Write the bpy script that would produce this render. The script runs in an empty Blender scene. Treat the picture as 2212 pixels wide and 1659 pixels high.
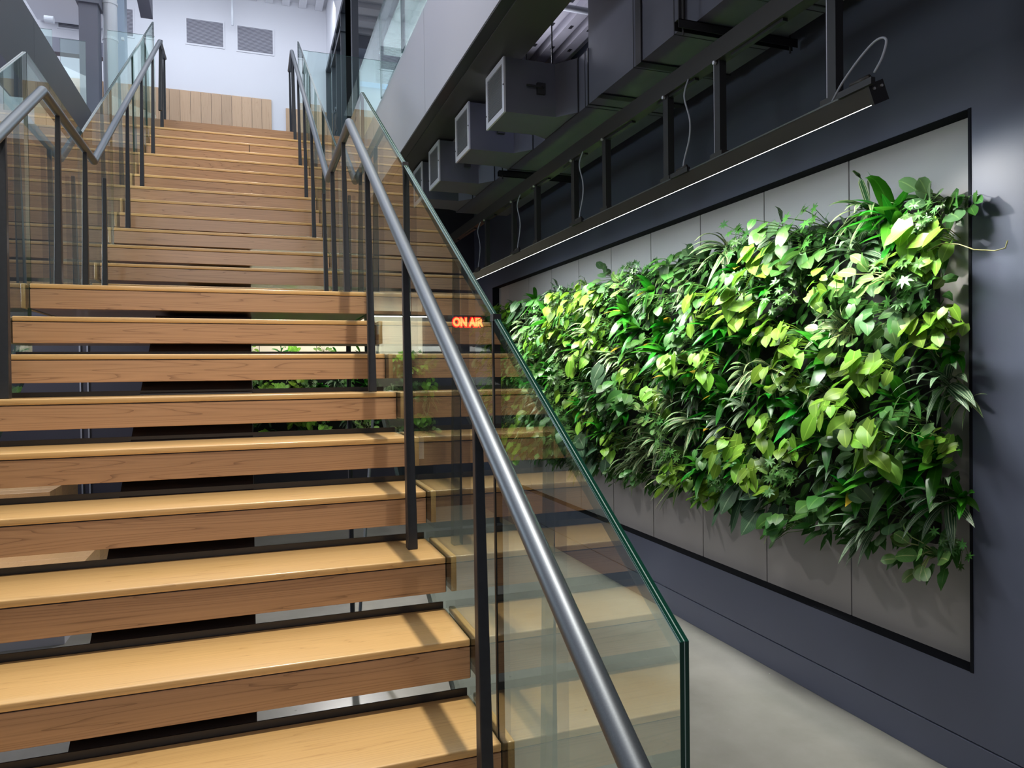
import bpy, bmesh, math, random
from mathutils import Vector, Matrix
random.seed(7)
PI = math.pi
sc = bpy.context.scene
COL = sc.collection
EZ = 1.596                      # eye height above the lower floor; heights below are given from eye level
def zz(v): return v + EZ

# ------------------------------------------------------------------ camera, world, lights, exposure
cam_d = bpy.data.cameras.new('camera'); cam = bpy.data.objects.new('camera', cam_d); COL.objects.link(cam)
cam_d.sensor_width = 36.0; cam_d.lens = 1565.365 / 2212 * 36.0
cam_d.clip_start = 0.05; cam_d.clip_end = 100
yaw, pit, rol = 0.3429, -0.0126, -0.0123
fw = Vector((math.sin(yaw)*math.cos(pit), math.cos(yaw)*math.cos(pit), math.sin(pit)))
rt = Vector((math.cos(yaw), -math.sin(yaw), 0)); up = rt.cross(fw)
r2 = math.cos(rol)*rt + math.sin(rol)*up; u2 = -math.sin(rol)*rt + math.cos(rol)*up
M = Matrix((r2, u2, -fw)).transposed().to_4x4(); M.translation = (0, 0, EZ)
cam.matrix_world = M
sc.camera = cam

w = bpy.data.worlds.new('world'); sc.world = w; w.use_nodes = True
w.node_tree.nodes['Background'].inputs[0].default_value = (0.80, 0.86, 1.0, 1)
w.node_tree.nodes['Background'].inputs[1].default_value = 0.15

sc.view_settings.view_transform = 'Standard'
sc.view_settings.look = 'None'
sc.view_settings.gamma = 1.0
sc.view_settings.use_curve_mapping = False
sc.view_settings.exposure = 0.0

def lamp(name, kind, loc, energy, color, aim=None, **kw):
    d = bpy.data.lights.new(name, kind); d.energy = energy; d.color = color
    for k, v in kw.items(): setattr(d, k, v)
    o = bpy.data.objects.new(name, d); COL.objects.link(o); o.location = loc
    if aim is not None:
        o.rotation_euler = (Vector(aim) - Vector(loc)).to_track_quat('-Z', 'Y').to_euler()
    return o
WARM = (1.0, 0.93, 0.78); COOL = (0.84, 0.90, 1.0); DAY = (0.96, 0.98, 1.0)
lamp('skylight', 'AREA', (-1.2, 6.0, zz(6.0)), 185, COOL, (-1.2, 6.0, 0), shape='RECTANGLE', size=4.5, size_y=10)
lamp('lobby_fill_light', 'AREA', (-0.6, -2.6, zz(2.6)), 66, (1.0, 0.93, 0.88), (0.0, 4.5, zz(0.4)), shape='RECTANGLE', size=4.0, size_y=2.0)
lamp('stair_spot', 'SPOT', (0.60, 1.9, zz(4.3)), 980, WARM, (0.1, 2.3, zz(-0.8)), spot_size=1.25, spot_blend=0.9, shadow_soft_size=0.035)
lamp('landing_spot', 'SPOT', (0.55, 4.3, zz(4.9)), 260, WARM, (0.0, 4.5, zz(0.4)), spot_size=1.0, spot_blend=0.9, shadow_soft_size=0.05)
lamp('upper_flight_spot', 'SPOT', (0.1, 6.4, zz(5.6)), 430, (1.0, 0.90, 0.76), (-0.1, 7.6, zz(1.9)), spot_size=1.1, spot_blend=0.9, shadow_soft_size=0.05)
lamp('back_wall_washer', 'AREA', (-0.4, 11.2, zz(5.6)), 26, COOL, (-0.4, 12.5, zz(4.2)), shape='RECTANGLE', size=3.5, size_y=0.3)
lamp('office_light', 'AREA', (3.0, 9.5, zz(5.3)), 130, COOL, (3.0, 9.5, 0), shape='RECTANGLE', size=2.0, size_y=5.0)
lamp('upper_left_fill', 'AREA', (-3.2, 10.6, zz(5.25)), 42, COOL, (-3.0, 11.5, zz(3)), shape='RECTANGLE', size=1.2, size_y=1.8)  # added unseen fill that brightens the upper left
lamp('under_stair_fill', 'SPOT', (0.75, 6.4, zz(0.45)), 230, (1.0, 0.96, 0.93), (0.35, 4.6, 0), spot_size=2.1, spot_blend=1.0, shadow_soft_size=0.02)  # added unseen spot that brightens the floor under the stair
lamp('left_bay_light', 'AREA', (-3.0, 4.5, zz(4.8)), 60, COOL, (-3.6, 5.0, 0), shape='RECTANGLE', size=1.5, size_y=4)
GX = 2.05                       # plane of the suspended growing light
lamp('grow_light', 'AREA', (GX + 0.02, 4.35, zz(0.925)), 92, (1.0, 0.98, 0.90), (GX + 0.55, 4.35, zz(0.09)), shape='RECTANGLE', size=4.75, size_y=0.03, spread=1.35)
lamp('grow_light_spill', 'AREA', (GX + 0.03, 4.35, zz(0.925)), 18, (0.66, 0.82, 1.0), (GX + 0.55, 4.35, zz(0.05)), shape='RECTANGLE', size=4.75, size_y=0.03, spread=2.65)
lamp('bay_tube_light', 'AREA', (1.80, 5.3, zz(2.38)), 17, (0.88, 0.88, 1.0), (1.85, 5.0, zz(2.62)), shape='RECTANGLE', size=0.08, size_y=1.6)
lamp('left_bounce_fill', 'AREA', (-3.2, 5.6, zz(1.0)), 105, (0.86, 0.88, 1.0), (2.0, 4.2, zz(1.9)), shape='RECTANGLE', size=1.6, size_y=1.0)  # added out-of-view fill for wall bounce, brightens the duct sides
lamp('grow_light_end_spill', 'SPOT', (GX + 0.02, 2.35, zz(0.93)), 30, (1.0, 0.97, 0.93), (2.6, 1.72, zz(-0.05)), spot_size=1.75, spot_blend=0.8, shadow_soft_size=0.01)
lamp('back_grow_light', 'AREA', (0.95, 8.12, zz(0.655)), 15, (1.0, 0.97, 0.82), (0.95, 8.6, zz(0.0)), shape='RECTANGLE', size=2.2, size_y=0.03)

# ------------------------------------------------------------------ node helpers
def mat(name):
    m = bpy.data.materials.new(name); m.use_nodes = True
    nt = m.node_tree; nt.nodes.clear()
    return m, nt
class N:
    def __init__(s, nt): s.nt = nt
    def __call__(s, typ, **kw):
        n = s.nt.nodes.new(typ)
        for k, v in kw.items(): setattr(n, k, v)
        return n
    def link(s, a, b): s.nt.links.new(a, b)
def out(nt, sh):
    o = nt.nodes.new('ShaderNodeOutputMaterial'); nt.links.new(sh, o.inputs['Surface']); return o
def simple(name, col, rough=0.5, metal=0.0, noise=0.0, nscale=20, bump=0.0, spec=0.5, coat=0.0):
    m, nt = mat(name); n = N(nt)
    p = n('ShaderNodeBsdfPrincipled'); p.inputs['Roughness'].default_value = rough
    p.inputs['Metallic'].default_value = metal; p.inputs['Specular IOR Level'].default_value = spec
    p.inputs['Base Color'].default_value = (*col, 1)
    if coat: p.inputs['Coat Weight'].default_value = coat
    if noise or bump:
        tc = n('ShaderNodeTexCoord'); nz = n('ShaderNodeTexNoise'); nz.inputs['Scale'].default_value = nscale
        nz.inputs['Detail'].default_value = 6
        n.link(tc.outputs['Object'], nz.inputs['Vector'])
        if noise:
            mr = n('ShaderNodeMapRange'); mr.inputs['From Min'].default_value = 0.25; mr.inputs['From Max'].default_value = 0.75
            mr.inputs['To Min'].default_value = 1 - noise; mr.inputs['To Max'].default_value = 1 + noise
            n.link(nz.outputs['Fac'], mr.inputs['Value'])
            mx = n('ShaderNodeVectorMath', operation='SCALE'); mx.inputs[0].default_value = col
            n.link(mr.outputs['Result'], mx.inputs['Scale']); n.link(mx.outputs['Vector'], p.inputs['Base Color'])
        if bump:
            b = n('ShaderNodeBump'); b.inputs['Strength'].default_value = bump; b.inputs['Distance'].default_value = 0.002
            n.link(nz.outputs['Fac'], b.inputs['Height']); n.link(b.outputs['Normal'], p.inputs['Normal'])
    out(nt, p.outputs['BSDF']); return m
def emis(name, col, s):
    m, nt = mat(name); e = nt.nodes.new('ShaderNodeEmission'); e.inputs[0].default_value = (*col, 1); e.inputs[1].default_value = s
    out(nt, e.outputs[0]); return m

def oak(name, light, dark, axis='X', rough=0.38, scale=1.0):
    """oak grain running along one axis, different on every board"""
    m, nt = mat(name); n = N(nt)
    tc = n('ShaderNodeTexCoord'); oi = n('ShaderNodeObjectInfo')
    off = n('ShaderNodeVectorMath', operation='SCALE'); cb = n('ShaderNodeCombineXYZ')
    for i in range(3): n.link(oi.outputs['Random'], cb.inputs[i])
    off.inputs['Scale'].default_value = 37.0; n.link(cb.outputs[0], off.inputs[0])
    add = n('ShaderNodeVectorMath', operation='ADD'); n.link(tc.outputs['Object'], add.inputs[0]); n.link(off.outputs[0], add.inputs[1])
    sx = {'X': (0.24, 6.0, 6.0), 'Y': (6.0, 0.24, 6.0), 'Z': (6.0, 6.0, 0.24)}[axis]
    mp = n('ShaderNodeMapping'); mp.inputs['Scale'].default_value = [v*scale for v in sx]; n.link(add.outputs[0], mp.inputs['Vector'])
    nz = n('ShaderNodeTexNoise'); nz.inputs['Scale'].default_value = 1.6; nz.inputs['Detail'].default_value = 2.5
    n.link(mp.outputs[0], nz.inputs['Vector'])
    ms = n('ShaderNodeMath', operation='MULTIPLY'); ms.inputs[1].default_value = 30.0; n.link(nz.outputs['Fac'], ms.inputs[0])
    fr = n('ShaderNodeMath', operation='FRACT'); n.link(ms.outputs[0], fr.inputs[0])
    rp = n('ShaderNodeValToRGB'); cr = rp.color_ramp
    cr.elements[0].position = 0.0; cr.elements[0].color = (0, 0, 0, 1)
    cr.elements[1].position = 1.0; cr.elements[1].color = (0.75, 0.75, 0.75, 1)
    e = cr.elements.new(0.12); e.color = (0.8, 0.8, 0.8, 1); e = cr.elements.new(0.55); e.color = (1, 1, 1, 1)
    n.link(fr.outputs[0], rp.inputs[0])
    # fine pores
    mp2 = n('ShaderNodeMapping'); mp2.inputs['Scale'].default_value = [v*(3 if v < 1 else 26)*scale for v in sx]; n.link(add.outputs[0], mp2.inputs['Vector'])
    n2 = n('ShaderNodeTexNoise'); n2.inputs['Scale'].default_value = 2.0; n2.inputs['Detail'].default_value = 3
    n.link(mp2.outputs[0], n2.inputs['Vector'])
    mm = n('ShaderNodeMix', data_type='FLOAT'); mm.inputs['Factor'].default_value = 0.45
    n.link(rp.outputs[0], mm.inputs['A']); n.link(n2.outputs['Fac'], mm.inputs['B'])
    mc = n('ShaderNodeMix', data_type='RGBA'); n.link(mm.outputs['Result'], mc.inputs['Factor'])
    mc.inputs['A'].default_value = (*dark, 1); mc.inputs['B'].default_value = (*light, 1)
    hs = n('ShaderNodeHueSaturation'); n.link(mc.outputs['Result'], hs.inputs['Color'])
    mr = n('ShaderNodeMapRange'); mr.inputs['To Min'].default_value = 0.88; mr.inputs['To Max'].default_value = 1.12
    n.link(oi.outputs['Random'], mr.inputs['Value']); n.link(mr.outputs['Result'], hs.inputs['Value'])
    p = n('ShaderNodeBsdfPrincipled'); p.inputs['Roughness'].default_value = rough
    p.inputs['Coat Weight'].default_value = 0.8; p.inputs['Coat Roughness'].default_value = 0.20
    n.link(hs.outputs['Color'], p.inputs['Base Color'])
    b = n('ShaderNodeBump'); b.inputs['Strength'].default_value = 0.12; b.inputs['Distance'].default_value = 0.001
    n.link(n2.outputs['Fac'], b.inputs['Height']); n.link(b.outputs['Normal'], p.inputs['Normal'])
    out(nt, p.outputs['BSDF']); return m

def glass_mat(name, tint, f0=0.045, gain=1.0, power=5.0):
    """thin architectural glass: see-through with an angle-dependent mirror reflection"""
    m, nt = mat(name); n = N(nt)
    g = n('ShaderNodeNewGeometry'); dt = n('ShaderNodeVectorMath', operation='DOT_PRODUCT')
    n.link(g.outputs['Incoming'], dt.inputs[0]); n.link(g.outputs['Normal'], dt.inputs[1])
    ab = n('ShaderNodeMath', operation='ABSOLUTE'); n.link(dt.outputs['Value'], ab.inputs[0])
    om = n('ShaderNodeMath', operation='SUBTRACT'); om.inputs[0].default_value = 1.0; n.link(ab.outputs[0], om.inputs[1])
    pw = n('ShaderNodeMath', operation='POWER'); pw.inputs[1].default_value = power; n.link(om.outputs[0], pw.inputs[0])
    ml = n('ShaderNodeMath', operation='MULTIPLY_ADD'); ml.inputs[1].default_value = (1 - f0)*gain; ml.inputs[2].default_value = f0
    ml.use_clamp = True
    n.link(pw.outputs[0], ml.inputs[0])
    tr = n('ShaderNodeBsdfTransparent'); tr.inputs[0].default_value = (*tint, 1)
    gl = n('ShaderNodeBsdfGlossy'); gl.inputs['Roughness'].default_value = 0.0; gl.inputs['Color'].default_value = (0.95, 1.0, 0.97, 1)
    mx = n('ShaderNodeMixShader'); n.link(ml.outputs[0], mx.inputs[0]); n.link(tr.outputs[0], mx.inputs[1]); n.link(gl.outputs[0], mx.inputs[2])
    out(nt, mx.outputs[0]); return m

def leaf_mat(name, base, mid, stripe=None, edge=None, var=0.25, rough=0.36, veins=0.0, trans=0.3, tip=None):
    """leaf colour by position on the blade (uv: x across 0..1, y along 0..1)"""
    m, nt = mat(name); n = N(nt)
    tc = n('ShaderNodeTexCoord'); sp = n('ShaderNodeSeparateXYZ'); n.link(tc.outputs['UV'], sp.inputs[0])
    a = n('ShaderNodeMath', operation='SUBTRACT'); a.inputs[1].default_value = 0.5; n.link(sp.outputs['X'], a.inputs[0])
    b = n('ShaderNodeMath', operation='ABSOLUTE'); n.link(a.outputs[0], b.inputs[0])
    rp = n('ShaderNodeValToRGB'); cr = rp.color_ramp; n.link(b.outputs[0], rp.inputs[0])
    if stripe:
        cr.elements[0].position = 0.0; cr.elements[0].color = (*mid, 1)
        cr.elements[1].position = 0.5; cr.elements[1].color = (*(edge or stripe), 1)
        for pos, c in ((0.04, mid), (0.07, base), (0.19, base), (0.22, stripe), (0.29, stripe), (0.32, base), (0.40, base), (0.43, edge or stripe)):
            e = cr.elements.new(pos); e.color = (*c, 1)
    else:
        cr.elements[0].position = 0.0; cr.elements[0].color = (*mid, 1)
        cr.elements[1].position = 0.5; cr.elements[1].color = (*base, 1)
        e = cr.elements.new(0.02); e.color = (*mid, 1)
        e = cr.elements.new(0.05); e.color = (*base, 1)
    colour = rp.outputs[0]
    if veins:
        s1 = n('ShaderNodeMath', operation='MULTIPLY_ADD'); s1.inputs[1].default_value = -1.3; n.link(b.outputs[0], s1.inputs[0]); n.link(sp.outputs['Y'], s1.inputs[2])
        s2 = n('ShaderNodeMath', operation='MULTIPLY'); s2.inputs[1].default_value = 7.0; n.link(s1.outputs[0], s2.inputs[0])
        s3 = n('ShaderNodeMath', operation='FRACT'); n.link(s2.outputs[0], s3.inputs[0])
        r3 = n('ShaderNodeValToRGB'); r3.color_ramp.elements[0].position = 0.0; r3.color_ramp.elements[0].color = (1, 1, 1, 1)
        r3.color_ramp.elements[1].position = 0.22; r3.color_ramp.elements[1].color = (0, 0, 0, 1); n.link(s3.outputs[0], r3.inputs[0])
        v4 = n('ShaderNodeMath', operation='MULTIPLY'); v4.inputs[1].default_value = veins; n.link(r3.outputs[0], v4.inputs[0])
        mv = n('ShaderNodeMix', data_type='RGBA'); n.link(v4.outputs[0], mv.inputs['Factor']); n.link(colour, mv.inputs['A']); mv.inputs['B'].default_value = (*mid, 1)
        colour = mv.outputs['Result']
    if tip:
        rt_ = n('ShaderNodeValToRGB'); rt_.color_ramp.elements[0].position = 0.25; rt_.color_ramp.elements[0].color = (0, 0, 0, 1)
        rt_.color_ramp.elements[1].position = 0.8; rt_.color_ramp.elements[1].color = (1, 1, 1, 1); n.link(sp.outputs['Y'], rt_.inputs[0])
        mt = n('ShaderNodeMix', data_type='RGBA'); n.link(rt_.outputs[0], mt.inputs['Factor']); n.link(colour, mt.inputs['A']); mt.inputs['B'].default_value = (*tip, 1)
        colour = mt.outputs['Result']
    oi = n('ShaderNodeObjectInfo'); hs = n('ShaderNodeHueSaturation')
    nz = n('ShaderNodeTexNoise'); nz.inputs['Scale'].default_value = 9.0; n.link(tc.outputs['Object'], nz.inputs['Vector'])
    ad = n('ShaderNodeMath', operation='ADD'); n.link(oi.outputs['Random'], ad.inputs[0]); n.link(nz.outputs['Fac'], ad.inputs[1])
    mr = n('ShaderNodeMapRange'); mr.inputs['From Min'].default_value = 0.3; mr.inputs['From Max'].default_value = 1.7
    mr.inputs['To Min'].default_value = 1 - var; mr.inputs['To Max'].default_value = 1 + var*1.6
    n.link(ad.outputs[0], mr.inputs['Value']); n.link(mr.outputs['Result'], hs.inputs['Value'])
    mh = n('ShaderNodeMapRange'); mh.inputs['To Min'].default_value = 0.485; mh.inputs['To Max'].default_value = 0.52
    n.link(oi.outputs['Random'], mh.inputs['Value']); n.link(mh.outputs['Result'], hs.inputs['Hue'])
    n.link(colour, hs.inputs['Color'])
    p = n('ShaderNodeBsdfPrincipled'); p.inputs['Roughness'].default_value = rough; p.inputs['Specular IOR Level'].default_value = 0.30
    n.link(hs.outputs['Color'], p.inputs['Base Color'])
    t = n('ShaderNodeBsdfTranslucent'); n.link(hs.outputs['Color'], t.inputs['Color'])
    mx = n('ShaderNodeMixShader'); mx.inputs[0].default_value = trans; n.link(p.outputs[0], mx.inputs[1]); n.link(t.outputs[0], mx.inputs[2])
    out(nt, mx.outputs[0]); return m

# ------------------------------------------------------------------ materials
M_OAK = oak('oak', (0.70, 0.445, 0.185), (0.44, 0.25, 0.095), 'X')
M_OAKF = oak('oak_front_shaded', (0.50, 0.295, 0.160), (0.15, 0.072, 0.036), 'X', scale=0.9)  # same oak, darkened for the shade on the front faces
M_OAKY = oak('oak_end', (0.60, 0.39, 0.16), (0.40, 0.22, 0.085), 'Y')
M_PLANK = oak('oak_plank', (0.60, 0.40, 0.24), (0.42, 0.25, 0.13), 'Z', rough=0.5, scale=0.8)
M_BENCH = oak('oak_bench', (0.62, 0.38, 0.17), (0.42, 0.23, 0.10), 'Y', rough=0.45)
M_LIP = simple('black_steel', (0.014, 0.012, 0.013), 0.38, 0.0)
M_POST = simple('dark_post_steel', (0.018, 0.021, 0.030), 0.42, 0.0, noise=0.15, nscale=60)
M_RAIL = simple('satin_stainless', (0.150, 0.168, 0.195), 0.46, 0.90, noise=0.08, nscale=400)
M_GLASS = glass_mat('balustrade_glass', (0.925, 0.985, 0.955), 0.155, 0.54)
M_GUARD = glass_mat('guard_glass', (0.90, 0.975, 0.965), 0.05, 1.0)
M_EDGE = simple('glass_edge_green', (0.004, 0.035, 0.024), 0.12, 0.0, spec=0.9)
M_EDGET = simple('glass_edge_bright', (0.20, 0.30, 0.30), 0.10, 0.35, spec=0.9)
M_INTER = simple('glass_interlayer', (0.25, 0.33, 0.32), 0.3)
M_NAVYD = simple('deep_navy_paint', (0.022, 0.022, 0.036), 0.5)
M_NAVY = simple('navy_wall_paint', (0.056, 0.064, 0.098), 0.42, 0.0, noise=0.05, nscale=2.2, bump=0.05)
M_DARKBAY = simple('dark_ceiling_paint', (0.012, 0.011, 0.011), 0.7)
M_PANEL = simple('grey_backing_panel', (0.275, 0.26, 0.25), 0.45, noise=0.03, nscale=3)
M_PANEL2 = simple('cream_backing_panel', (0.62, 0.54, 0.46), 0.5)
M_WHITE = simple('white_wall_paint', (0.74, 0.75, 0.80), 0.6)
M_WHITEC = simple('white_ceiling_paint', (0.72, 0.72, 0.76), 0.55)
M_FASC = simple('light_grey_fascia', (0.40, 0.40, 0.45), 0.5, noise=0.02, nscale=1.5)
M_FASL = simple('shaded_grey_fascia', (0.052, 0.057, 0.075), 0.5, noise=0.03, nscale=1.5)  # shade on the left beam is put into this darker grey
M_COLG = simple('grey_column_paint', (0.15, 0.155, 0.20), 0.5)
M_DUCT = simple('duct_sheet_metal', (0.088, 0.092, 0.130), 0.58, 0.05, noise=0.10, nscale=4)
M_DUCTS = simple('duct_seam', (0.03, 0.03, 0.036), 0.5, 0.4)
M_GRFR = simple('grille_frame', (0.62, 0.63, 0.72), 0.4, 0.3)
M_GRSL = simple('grille_bars', (0.26, 0.27, 0.31), 0.45, 0.3)
M_GRBK = simple('grille_void', (0.006, 0.006, 0.010), 0.9)
M_BLK = simple('matt_black', (0.010, 0.010, 0.013), 0.45)
M_FIX = simple('black_fixture', (0.016, 0.014, 0.013), 0.5)
M_CHG = simple('hanger_light_steel', (0.42, 0.42, 0.50), 0.4, 0.2)
M_SCREW = simple('zinc_screw', (0.7, 0.7, 0.72), 0.3, 0.8)
M_CABLE = simple('grey_cable', (0.30, 0.32, 0.38), 0.4)
M_DECK = simple('galvanised_deck', (0.55, 0.54, 0.60), 0.42, 0.35, noise=0.08, nscale=5)
M_MULL = simple('dark_mullion', (0.022, 0.026, 0.038), 0.4)
M_LOUV = simple('vent_louvre', (0.50, 0.50, 0.56), 0.5)
M_LOUVB = simple('vent_back', (0.20, 0.20, 0.24), 0.8)
M_PIPE = simple('white_pipe_paint', (0.80, 0.84, 0.90), 0.35)
M_BLUEC = simple('blue_lit_white_column', (0.48, 0.60, 0.74), 0.5)  # white column; the blue light falling on it is put into the colour
M_SOIL = simple('dark_planting_mat', (0.008, 0.010, 0.008), 0.9)
M_RED = emis('red_glow', (1.0, 0.004, 0.01), 2.6)
M_NEON = emis('orange_neon', (1.0, 0.42, 0.12), 2.2)
M_STRIP = emis('light_strip', (1.0, 0.98, 0.93), 9.0)
M_BULB = emis('white_lamp', (0.95, 0.98, 1.0), 5.0)

def floor_mat():
    m, nt = mat('polished_concrete'); n = N(nt)
    tc = n('ShaderNodeTexCoord'); nz = n('ShaderNodeTexNoise'); nz.inputs['Scale'].default_value = 1.7; nz.inputs['Detail'].default_value = 8; nz.inputs['Roughness'].default_value = 0.65
    n.link(tc.outputs['Object'], nz.inputs['Vector'])
    rp = n('ShaderNodeValToRGB'); rp.color_ramp.elements[0].position = 0.35; rp.color_ramp.elements[0].color = (0.150, 0.146, 0.130, 1)
    rp.color_ramp.elements[1].position = 0.68; rp.color_ramp.elements[1].color = (0.215, 0.21, 0.192, 1); n.link(nz.outputs['Fac'], rp.inputs[0])
    vo = n('ShaderNodeTexVoronoi'); vo.inputs['Scale'].default_value = 9.0; vo.inputs['Randomness'].default_value = 1.0; n.link(tc.outputs['Object'], vo.inputs['Vector'])
    r2_ = n('ShaderNodeValToRGB'); r2_.color_ramp.elements[0].position = 0.018; r2_.color_ramp.elements[0].color = (1, 1, 1, 1)
    r2_.color_ramp.elements[1].position = 0.03; r2_.color_ramp.elements[1].color = (0, 0, 0, 1); n.link(vo.outputs['Distance'], r2_.inputs[0])
    vc = n('ShaderNodeSeparateColor'); n.link(vo.outputs['Color'], vc.inputs[0])
    gt = n('ShaderNodeMath', operation='GREATER_THAN'); gt.inputs[1].default_value = 0.6; n.link(vc.outputs[0], gt.inputs[0])
    ml = n('ShaderNodeMath', operation='MULTIPLY'); n.link(gt.outputs[0], ml.inputs[0]); n.link(r2_.outputs[0], ml.inputs[1])
    mx = n('ShaderNodeMix', data_type='RGBA'); n.link(ml.outputs[0], mx.inputs['Factor']); n.link(rp.outputs[0], mx.inputs['A']); mx.inputs['B'].default_value = (0.55, 0.54, 0.5, 1)
    v2 = n('ShaderNodeTexVoronoi'); v2.inputs['Scale'].default_value = 6.0; mp = n('ShaderNodeMapping'); mp.inputs['Location'].default_value = (3.3, 1.7, 0); n.link(tc.outputs['Object'], mp.inputs[0]); n.link(mp.outputs[0], v2.inputs['Vector'])
    r4 = n('ShaderNodeValToRGB'); r4.color_ramp.elements[0].position = 0.03; r4.color_ramp.elements[0].color = (1, 1, 1, 1)
    r4.color_ramp.elements[1].position = 0.05; r4.color_ramp.elements[1].color = (0, 0, 0, 1); n.link(v2.outputs['Distance'], r4.inputs[0])
    s2 = n('ShaderNodeSeparateColor'); n.link(v2.outputs['Color'], s2.inputs[0]); g2 = n('ShaderNodeMath', operation='GREATER_THAN'); g2.inputs[1].default_value = 0.55; n.link(s2.outputs[1], g2.inputs[0])
    m2 = n('ShaderNodeMath', operation='MULTIPLY'); n.link(g2.outputs[0], m2.inputs[0]); n.link(r4.outputs[0], m2.inputs[1])
    m3 = n('ShaderNodeMix', data_type='RGBA'); n.link(m2.outputs[0], m3.inputs['Factor']); n.link(mx.outputs['Result'], m3.inputs['A']); m3.inputs['B'].default_value = (0.07, 0.065, 0.055, 1)
    p = n('ShaderNodeBsdfPrincipled'); p.inputs['Roughness'].default_value = 0.33; n.link(m3.outputs['Result'], p.inputs['Base Color'])
    out(nt, p.outputs[0]); return m
M_FLOOR = floor_mat()

L_STRIPE = leaf_mat('leaf_striped', (0.022, 0.085, 0.022), (0.06, 0.15, 0.045), (0.36, 0.42, 0.22), (0.42, 0.46, 0.22), 0.2, 0.40)
L_STRIPE2 = leaf_mat('leaf_grey_striped', (0.022, 0.066, 0.030), (0.16, 0.22, 0.12), (0.26, 0.31, 0.20), (0.10, 0.16, 0.08), 0.2, 0.42)
L_GREEN = leaf_mat('leaf_bright_green', (0.022, 0.145, 0.008), (0.05, 0.22, 0.018), None, None, 0.35, 0.30, veins=0.0)
L_YELL = leaf_mat('leaf_yellow_tip', (0.10, 0.30, 0.02), (0.25, 0.42, 0.04), None, None, 0.25, 0.34, tip=(0.62, 0.36, 0.04))
L_HEART = leaf_mat('leaf_heart', (0.105, 0.215, 0.016), (0.20, 0.34, 0.04), None, None, 0.35, 0.42, veins=0.12)
L_HEARTD = leaf_mat('leaf_heart_dark', (0.034, 0.105, 0.018), (0.09, 0.18, 0.04), None, None, 0.3, 0.42, veins=0.15)
L_BIG = leaf_mat('leaf_large_veined', (0.022, 0.062, 0.026), (0.12, 0.18, 0.10), None, None, 0.2, 0.48, veins=0.40)
L_SCHEF = leaf_mat('leaf_small_palmate', (0.035, 0.105, 0.018), (0.09, 0.18, 0.035), None, None, 0.3, 0.34)
L_ROUND = leaf_mat('leaf_round_dark', (0.050, 0.100, 0.040), (0.10, 0.16, 0.06), None, None, 0.2, 0.30)
L_VAR = leaf_mat('leaf_variegated', (0.10, 0.21, 0.05), (0.34, 0.40, 0.15), None, None, 0.2, 0.36, veins=0.5)
M_STEM = simple('green_stem', (0.16, 0.22, 0.06), 0.5)
M_STEMR = simple('reddish_stem', (0.30, 0.13, 0.07), 0.5)

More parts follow.
